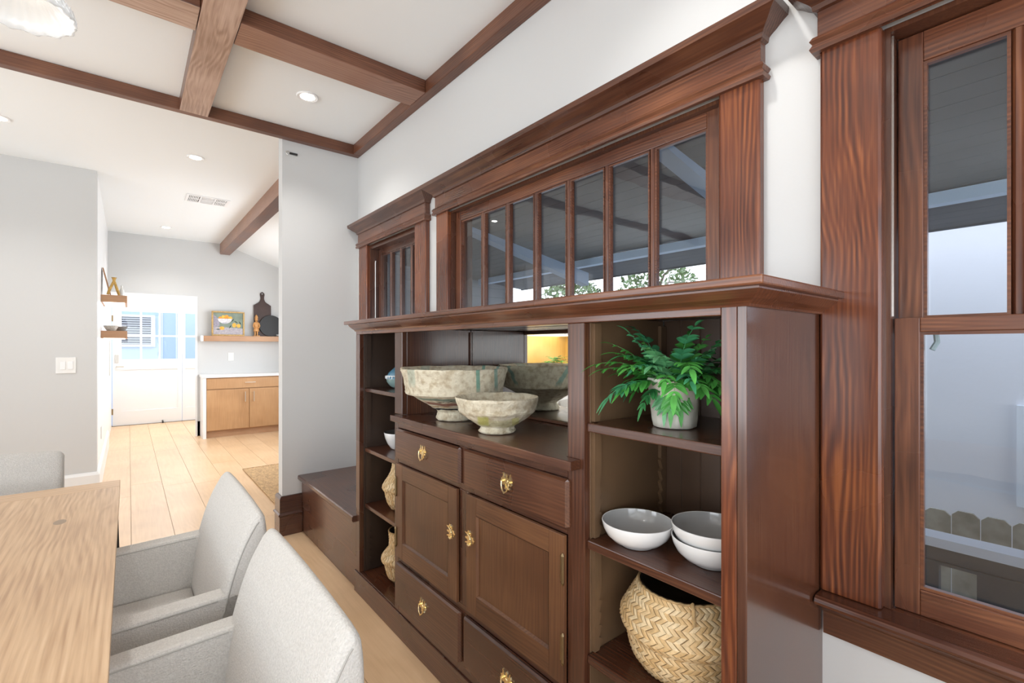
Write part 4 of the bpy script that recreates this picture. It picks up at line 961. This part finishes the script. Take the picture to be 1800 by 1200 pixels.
# hang hole: build ring polygon by bridging
cx_, cz_ = 1.650, 2.150; hole = [(cx_+.014*cos(2*pi*k/16), cz_+.014*sin(2*pi*k/16)) for k in range(16)]
me = bpy.data.meshes.new('tmp'); bm = bmesh.new()
def ring(pts, y0): return [bm.verts.new((x_, leanY(x_, z_, y0), z_)) for x_, z_ in pts]
for y0 in (8.292, 8.306):
    A = ring(full, y0); Hh = ring(hole, y0)
    ea = [bm.edges.new((A[i], A[(i+1) % len(A)])) for i in range(len(A))]; eh = [bm.edges.new((Hh[i], Hh[(i+1) % 16])) for i in range(16)]
    bmesh.ops.triangle_fill(bm, use_beauty=True, edges=ea+eh)
    if y0 < 8.3: A0, H0 = A, Hh
for i in range(len(A)): bm.faces.new((A0[i], A0[(i+1) % len(A)], A[(i+1) % len(A)], A[i]))
for i in range(16): bm.faces.new((H0[i], H0[(i+1) % 16], Hh[(i+1) % 16], Hh[i]))
bmesh.ops.recalc_face_normals(bm, faces=bm.faces); bmesh.ops.translate(bm, verts=bm.verts, vec=(-1.65, -8.3, -1.477)); bm.to_mesh(me); bm.free(); me.materials.append(WALN); me.name = 'paddle_board'
o = bpy.data.objects.new('paddle_board', me); COL.objects.link(o); o.location = (1.65, 8.3, 1.4775); T(o, 'dark walnut paddle cutting board with ring handle leaning on the kitchen wall', 'cutting board')
m = MB(); pts = ell(1.765, 1.477+.168, .168, .168, 48)
vs = [(x_, 8.258+(z_-1.477)*.06, z_) for x_, z_ in pts]+[(x_, 8.272+(z_-1.477)*.06, z_) for x_, z_ in pts]; n = 48
m.add(vs, [tuple(range(n)), tuple(range(2*n-1, n-1, -1))]+[(i, i+n, (i+1) % n+n, (i+1) % n) for i in range(n)]); o = m.obj('round_board', CHAR); T(o, 'round charcoal serving board in front of the walnut paddle board', 'cutting board')
o = MB().lathe([(0, 0), (.03, 0), (.05, .012), (.062, .030), (.058, .029), (.04, .012), (0, .006)], (1.885, 8.235, 1.477), 30, sy=.6).obj('small_dish', plain('grey_dish', (.42, .43, .43), .3), smooth='all'); T(o, 'small grey dish at the right end of the kitchen shelf', 'dish')

# jute rug
rg = root('rug', 'woven jute rug on the kitchen floor beyond the end wall', 'rug', (1.18, 4.95, 0))
rx0, rx1, ry0, ry1 = .955, 1.40, 4.15, 5.74
m = MB(); k = 0; y = ry0; NX = 60
vs = []; fs = []; NY = 150
for i in range(NX+1):
    for j in range(NY+1):
        x_ = rx0+(rx1-rx0)*i/NX; y_ = ry0+(ry1-ry0)*j/NY
        z_ = .009+.003*sin(j*pi*.5)*(1 if (i//2) % 2 else -1)+.0012*noise.noise(Vector((x_*60, y_*60, 0)))
        vs.append((x_+(.006*noise.noise(Vector((0, y_*9, 1))) if i == 0 else 0), y_, z_))
for i in range(NX):
    for j in range(NY): fs.append((i*(NY+1)+j, (i+1)*(NY+1)+j, (i+1)*(NY+1)+j+1, i*(NY+1)+j+1))
m.add(vs, fs); m.box(rx0+.003, rx1, ry0, ry1, .0005, .004); m.obj('weave', JUTE, rg, smooth='all')
m = MB()
for k in range(110):
    x_ = rx0+(rx1-rx0)*(k+.5)/110; m.tube([(x_, ry1-.004, .007), (x_+random.uniform(-.004, .004), ry1+.02, .005), (x_+random.uniform(-.008, .008), ry1+.032, .003)], .0028, 4)
m.obj('fringe', JUTE, rg)
m = MB(); m.tube([(rx0, ry0+.0, .008), (rx0, ry1, .008)], .007, 6); m.tube([(rx0, ry1, .008), (rx1, ry1, .008)], .007, 6); m.obj('binding', JUTE, rg)

# ------------------------------------------------------------------ entry door
d1 = root('door_1', loc=(.25, 10.2, 0), kind='structure')
def leaf(x0, x1, name):
    e = root(name); e.parent = d1; e.location = Vector((x0, 10.21, 0))-Vector(d1.location)
    y0, y1 = 10.19, 10.235; s0 = .115 if name == 'door_leaf' else .04
    ga, gb = x0+s0, x1-.06; zz = [1.10, 1.50, 1.905]
    m = MB(); m.box(x0, ga, y0, y1, .006, 2.03); m.box(gb, x1, y0, y1, .006, 2.03); m.box(ga, gb, y0, y1, 1.905, 2.03); m.box(ga, gb, y0, y1, .93, 1.10); m.box(ga, gb, y0, y1, .006, .24); m.obj('frame', WHITE2, e)
    B(ga, gb, y0+.012, y1-.01, .24, .93).obj('lower_panel', WHITE2, e)
    nc = 3
    for k in range(1, nc): xx = ga+(gb-ga)*k/nc; B(xx-.013, xx+.013, y0, y1, 1.10, 1.905).obj('muntin', WHITE2, e)
    for k in range(nc):
        a = ga+(gb-ga)*k/nc+(.013 if k else 0); b_ = ga+(gb-ga)*(k+1)/nc-(.013 if k < nc-1 else 0)
        B(a, b_, y0, y1, 1.485, 1.511).obj('muntin', WHITE2, e)
        for z0, z1 in ((1.10, 1.485), (1.511, 1.905)): B(a, b_, 10.21, 10.214, z0, z1).obj('pane', PANE, e)
    return e
le = leaf(-.205, .735, 'door_leaf'); leaf(.742, 1.655, 'side_leaf')
MB().tube([(-.150, 10.19, .985), (-.150, 10.15, .985), (-.06, 10.145, .985)], .011, 8).obj('lever', STEEL, le)
B(-.175, -.125, 10.178, 10.19, 1.05, 1.18).obj('lock_plate', STEEL, le)
for z0 in (.19, 1.73): B(-.2165, -.196, 10.182, 10.19, z0, z0+.10).obj('hinge', BRASSD, le)
MB().tube([(.46, 10.185, .035), (.46, 10.12, .028), (.46, 10.10, .01)], .012, 8).obj('door_stop', BLACK, le)
o = B(-.217, 1.66, 10.17, 10.26, -.01, .006).obj('trim_2', plain('threshold_bronze', (.12, .10, .08), .5), kind='structure')
B(XH+.001, XH+.012, 8.9, 8.94, .9, 1.4).obj('trim_3', STEEL, kind='structure')

# ------------------------------------------------------------------ off-frame hutch seen in the niche mirror
hu = root('kitchen_hutch', 'white hutch with glowing yellow wood niche, seen only in the cabinet mirror', 'cabinet', (-2.3, 5.3, 0))
B(-3.0, -1.55, 5.12, YL-.001, 0, .93).obj('lower_body', WHITE2, hu); B(-3.0, -1.55, 5.12, YL-.001, 1.49, 2.5).obj('upper_body', WHITE2, hu)
B(-2.95, -1.60, YL-.03, YL-.002, .9305, 1.4895).obj('niche_back', YEL, hu); B(-1.60, -1.55, 5.12, YL-.03, .9305, 1.4895).obj('niche_side', WHITE2, hu); B(-3.0, -2.95, 5.12, YL-.03, .9305, 1.4895).obj('niche_side', YEL, hu)
for a in (-2.98, -2.50, -2.03): B(a, a+.46, 5.10, 5.119, 1.50, 2.48).obj('door', WHITE2, hu)
nl = bpy.data.lights.new('niche_light', 'AREA'); nl.energy = 9; nl.size = 1.0; nl.color = (1, .85, .5); no = bpy.data.objects.new('niche_light', nl); COL.objects.link(no); no.location = (-2.3, 5.3, 1.48)
pp = root('potted_plant', 'leafy green plant in a yellow pot seen only in the cabinet mirror', 'plant', (-2.45, 5.25, .931))
MB().lathe([(0, 0), (.06, 0), (.08, .12), (.085, .14), (.07, .13), (0, .12)], (-2.45, 5.25, .931), 24).obj('pot', OCH, pp, smooth=True)
for k in range(16):
    frond((-2.45, 5.25, 1.05), 2*pi*k/16, rnd.uniform(.4, 1.1), .22, 1.2, 500+k, .05).obj('frond', LEAFM[k % 5], pp)

# ------------------------------------------------------------------ outside: porch, railing, fence, neighbour
def ext(name, label, cat, loc): return root(name, label, cat, loc)
XO = XW+.13
# porch roof of boards, sloping out and down
def rz(x): return 2.322-.081*(x-XO)
por = ext('porch_roof', 'dark grey boarded porch roof sloping down outside the windows', 'roof', (2.7, 1.0, 2.2))
x = XO; n = 0
while x < 4.20:
    e = x+.118
    m = MB(); m.prism([(x+.002, rz(x)), (e-.002, rz(e)), (e-.002, rz(e)+.018), (x+.002, rz(x)+.018)], 1, -3.5, 5.0); m.obj('board', PORCH if x < 3.3 else PORCH2, por)
    x = e; n += 1
B(XO, 4.22, -3.5, 5.0, 2.36, 2.39).obj('sheathing', PORCH, por)
m = MB(); m.prism([(4.205, rz(4.205)-.01), (4.225, rz(4.225)-.01), (4.225, 2.14), (4.205, 2.14)], 1, -3.5, 5.0); m.obj('fascia', PORCH2, por)
o = B(3.42, 3.50, -3.5, 4.9, 2.095, 2.160).obj('porch_beam', PBLUE); T(o, 'pale blue porch beam crossing behind the window panes', 'beam')
for k, yy in enumerate((.35, 2.15)):
    lab = ['blue-grey diagonal porch brace behind the right panes of the long window', 'blue-grey diagonal porch brace behind the middle panes of the long window', 'blue-grey diagonal porch brace behind the left panes of the long window'][k]
    yb = yy+.9
    m = MB(); m.prism([(XO+.1, rz(XO+.1)-.001), (XO+.25, rz(XO+.25)-.001), (3.41, 2.02), (3.41, 1.90)], 1, yb, yb+.09)
    # keep braces below the roof: rafter tails reaching the beam
    o = m.obj('porch_brace', PBRACE); T(o, lab, 'brace')
# railing
rl = ext('porch_railing', 'white-capped slate blue solid porch railing outside the right window', 'railing', (2.75, 0, 0))
RZ = .450
B(2.72, 2.83, -3.5, 1.35, RZ, RZ+.040).obj('cap', RAILW, rl)
B(2.75, 2.80, -3.5, 1.35, .37, RZ-.001).obj('panel', RAILB, rl)
B(2.75, 2.80, -3.5, .315, -1.2, .369).obj('panel', RAILB, rl); B(2.75, 2.80, .435, 1.35, -1.2, .369).obj('panel', RAILB, rl)
m = MB(); m.box(2.735, 2.749, -3.5, 1.35, .372, .385); m.obj('moulding', RAILB, rl)
# fence of dog-eared pickets
fe = ext('picket_fence', 'weathered grey dog-eared board fence below the white stucco house', 'fence', (4.3, 0, -1.2))
y = -2.2
while y < 4.4:
    zt = .212+random.uniform(-.012, .012); w_ = .135
    m = MB(); m.prism([(y, -1.2), (y+w_, -1.2), (y+w_, zt-.03), (y+w_-.03, zt), (y+.03, zt), (y, zt-.03)], 0, 4.30, 4.318); m.obj('picket', PICK, fe)
    y += w_+.006
for zz in (-.08, -.9): B(4.319, 4.36, -2.2, 4.4, zz, zz+.08).obj('fence_rail', PICK, fe)
# neighbour house
nh = ext('neighbour_house', 'white stucco neighbouring house wall with a white window, outside', 'house', (6.2, -1, -1.2))
B(5.30, 8.0, -5.5, 1.55, -1.2, 3.1).obj('stucco_wall', STUCCO, nh)
nw = root('window'); nw.parent = nh; nw.location = Vector((5.3, -.05, .6))-Vector(nh.location)
a0, a1, z0, z1 = -.52, .385, .10, .87
for (p, q, s_, t) in ((a0, a1, z0, z0+.06), (a0, a1, z1-.06, z1), (a0, a0+.06, z0+.06, z1-.06), (a1-.06, a1, z0+.06, z1-.06)): B(5.255, 5.30, p, q, s_, t).obj('frame', SKIRT, nw)
B(5.27, 5.275, a0+.06, a1-.06, z0+.06, z1-.06).obj('pane', PANE, nw)
B(5.292, 5.296, a0+.06, a1-.06, z0+.06, z1-.06).obj('blind_backing', plain('blind_grey', (.30, .32, .35), .6), nw)
for k in range(14): zz = z0+.065+k*.045; B(5.280, 5.291, a0+.062, a1-.062, zz, zz+.028).obj('blind_slat', SKIRT, nw)
# own wing with clapboards
wg = ext('house_wing', 'grey clapboard wing of the house seen through the left window panes', 'house', (3.0, 5.1, -1.2))
B(2.21, 3.95, 5.02, 5.2, -1.2, 2.43).obj('sheathing', SIDING, wg)
z = .9
while z < 2.45:
    m = MB(); m.prism([(4.985, z), (5.019, z), (5.019, z+.125), (5.008, z+.125)], 0, 1.51 if False else 2.21, 3.93); m.obj('clapboard', SIDING, wg); z += .118
B(3.931, 4.0, 4.98, 5.22, -1.2, 2.43)
z = .9; cb2 = MB()
while z < 2.45:
    m = MB(); m.prism([(4.565, z), (4.599, z), (4.599, z+.125), (4.588, z+.125)], 0, XO+.005, 2.235); m.obj('clapboard', SIDING, wg)
    m = MB(); m.prism([(2.235, z), (2.201, z), (2.201, z+.125), (2.212, z+.125)], 1, 4.6, 5.02); m.obj('clapboard', SIDING, wg); z += .118
B(3.931, 4.0, 4.98, 5.22, -1.2, 2.43).obj('corner_board', RAILW, wg)
o = B(XO, 30, -20, 40, -1.3, -1.2).obj('ground', GROUND, kind='structure')
# trees beyond the porch
def tree(x, y, h, rr, seed, label):
    rn = random.Random(seed); t = root('tree', label, 'tree', (x, y, -1.2))
    m = MB(); m.tube([(x, y, -1.2), (x+.1, y, h*.4), (x-.05, y+.1, h*.75), (x+.05, y, h)], [.14, .12, .08, .03], 8)
    for k in range(9):
        a = rn.uniform(0, 2*pi); z0 = h*rn.uniform(.45, .9); m.tube([(x, y, z0), (x+cos(a)*rr*.5, y+sin(a)*rr*.5, z0+rr*.3), (x+cos(a)*rr*.9, y+sin(a)*rr*.9, z0+rr*.35)], [.05, .03, .01], 5)
    m.obj('trunk', BARK, t)
    m = MB()
    for k in range(1500):
        a = rn.uniform(0, 2*pi); u = rn.uniform(-1, 1); q = rr*rn.uniform(.3, 1)**.5; cx = x+cos(a)*q*math.sqrt(1-u*u); cy = y+sin(a)*q*math.sqrt(1-u*u); cz = h*.78+u*rr*.8
        v1 = Vector((rn.uniform(-1, 1), rn.uniform(-1, 1), rn.uniform(-1, 1))).normalized()*.07; v2 = Vector((rn.uniform(-1, 1), rn.uniform(-1, 1), rn.uniform(-1, 1))).normalized()*.05; c_ = Vector((cx, cy, cz))
        m.add([c_-v1, c_+v2, c_+v1, c_-v2], [(0, 1, 2, 3)])
    m.obj('foliage', TLEAF, t, kind='stuff')
tree(11.0, 7.4, 3.3, 1.2, 3, 'sparse green tree with pinkish trunk seen low through the middle panes')
tree(13.0, 5.5, 3.2, 1.1, 5, 'sparse green tree seen low through the right panes')
tree(9.0, 8.6, 3.0, .9, 8, 'sparse green tree seen low through the left panes')
# pale blue house beyond the entry door
bh = ext('blue_house', 'pale blue house with louvred window seen through the entry door panes', 'house', (.6, 12.6, -.3))
B(-2.5, 4.5, 12.60, 12.8, -.3, 3.5).obj('wall', BLUEW, bh)
for xx in (-.9, -.25, .55, .80, 1.25, 1.7, 2.4): B(xx, xx+.02, 12.585, 12.599, -.3, 3.5).obj('batten', SKIRT, bh)
lw = root('window'); lw.parent = bh; lw.location = Vector((.1, 12.6, 1.7))-Vector(bh.location)
for (p, q, s_, t) in ((-.24, .44, 1.31, 1.36), (-.24, .44, 1.93, 1.98), (-.24, -.17, 1.36, 1.93), (.37, .44, 1.36, 1.93)): B(p, q, 12.55, 12.584, s_, t).obj('frame', SKIRT, lw)
B(-.17, .37, 12.575, 12.579, 1.36, 1.93).obj('louvre_backing', plain('louvre_shadow', (.14, .15, .17), .7), lw)
for k in range(12): zz = 1.37+k*.047; B(-.168, .368, 12.555, 12.574, zz, zz+.020).obj('louvre', plain('louvre_grey', (.55, .56, .58), .6) if k == 0 else bpy.data.materials['louvre_grey'], lw)
o = B(-3, 5, 10.3, 14, -.4, -.3).obj('path', GROUND, kind='structure')
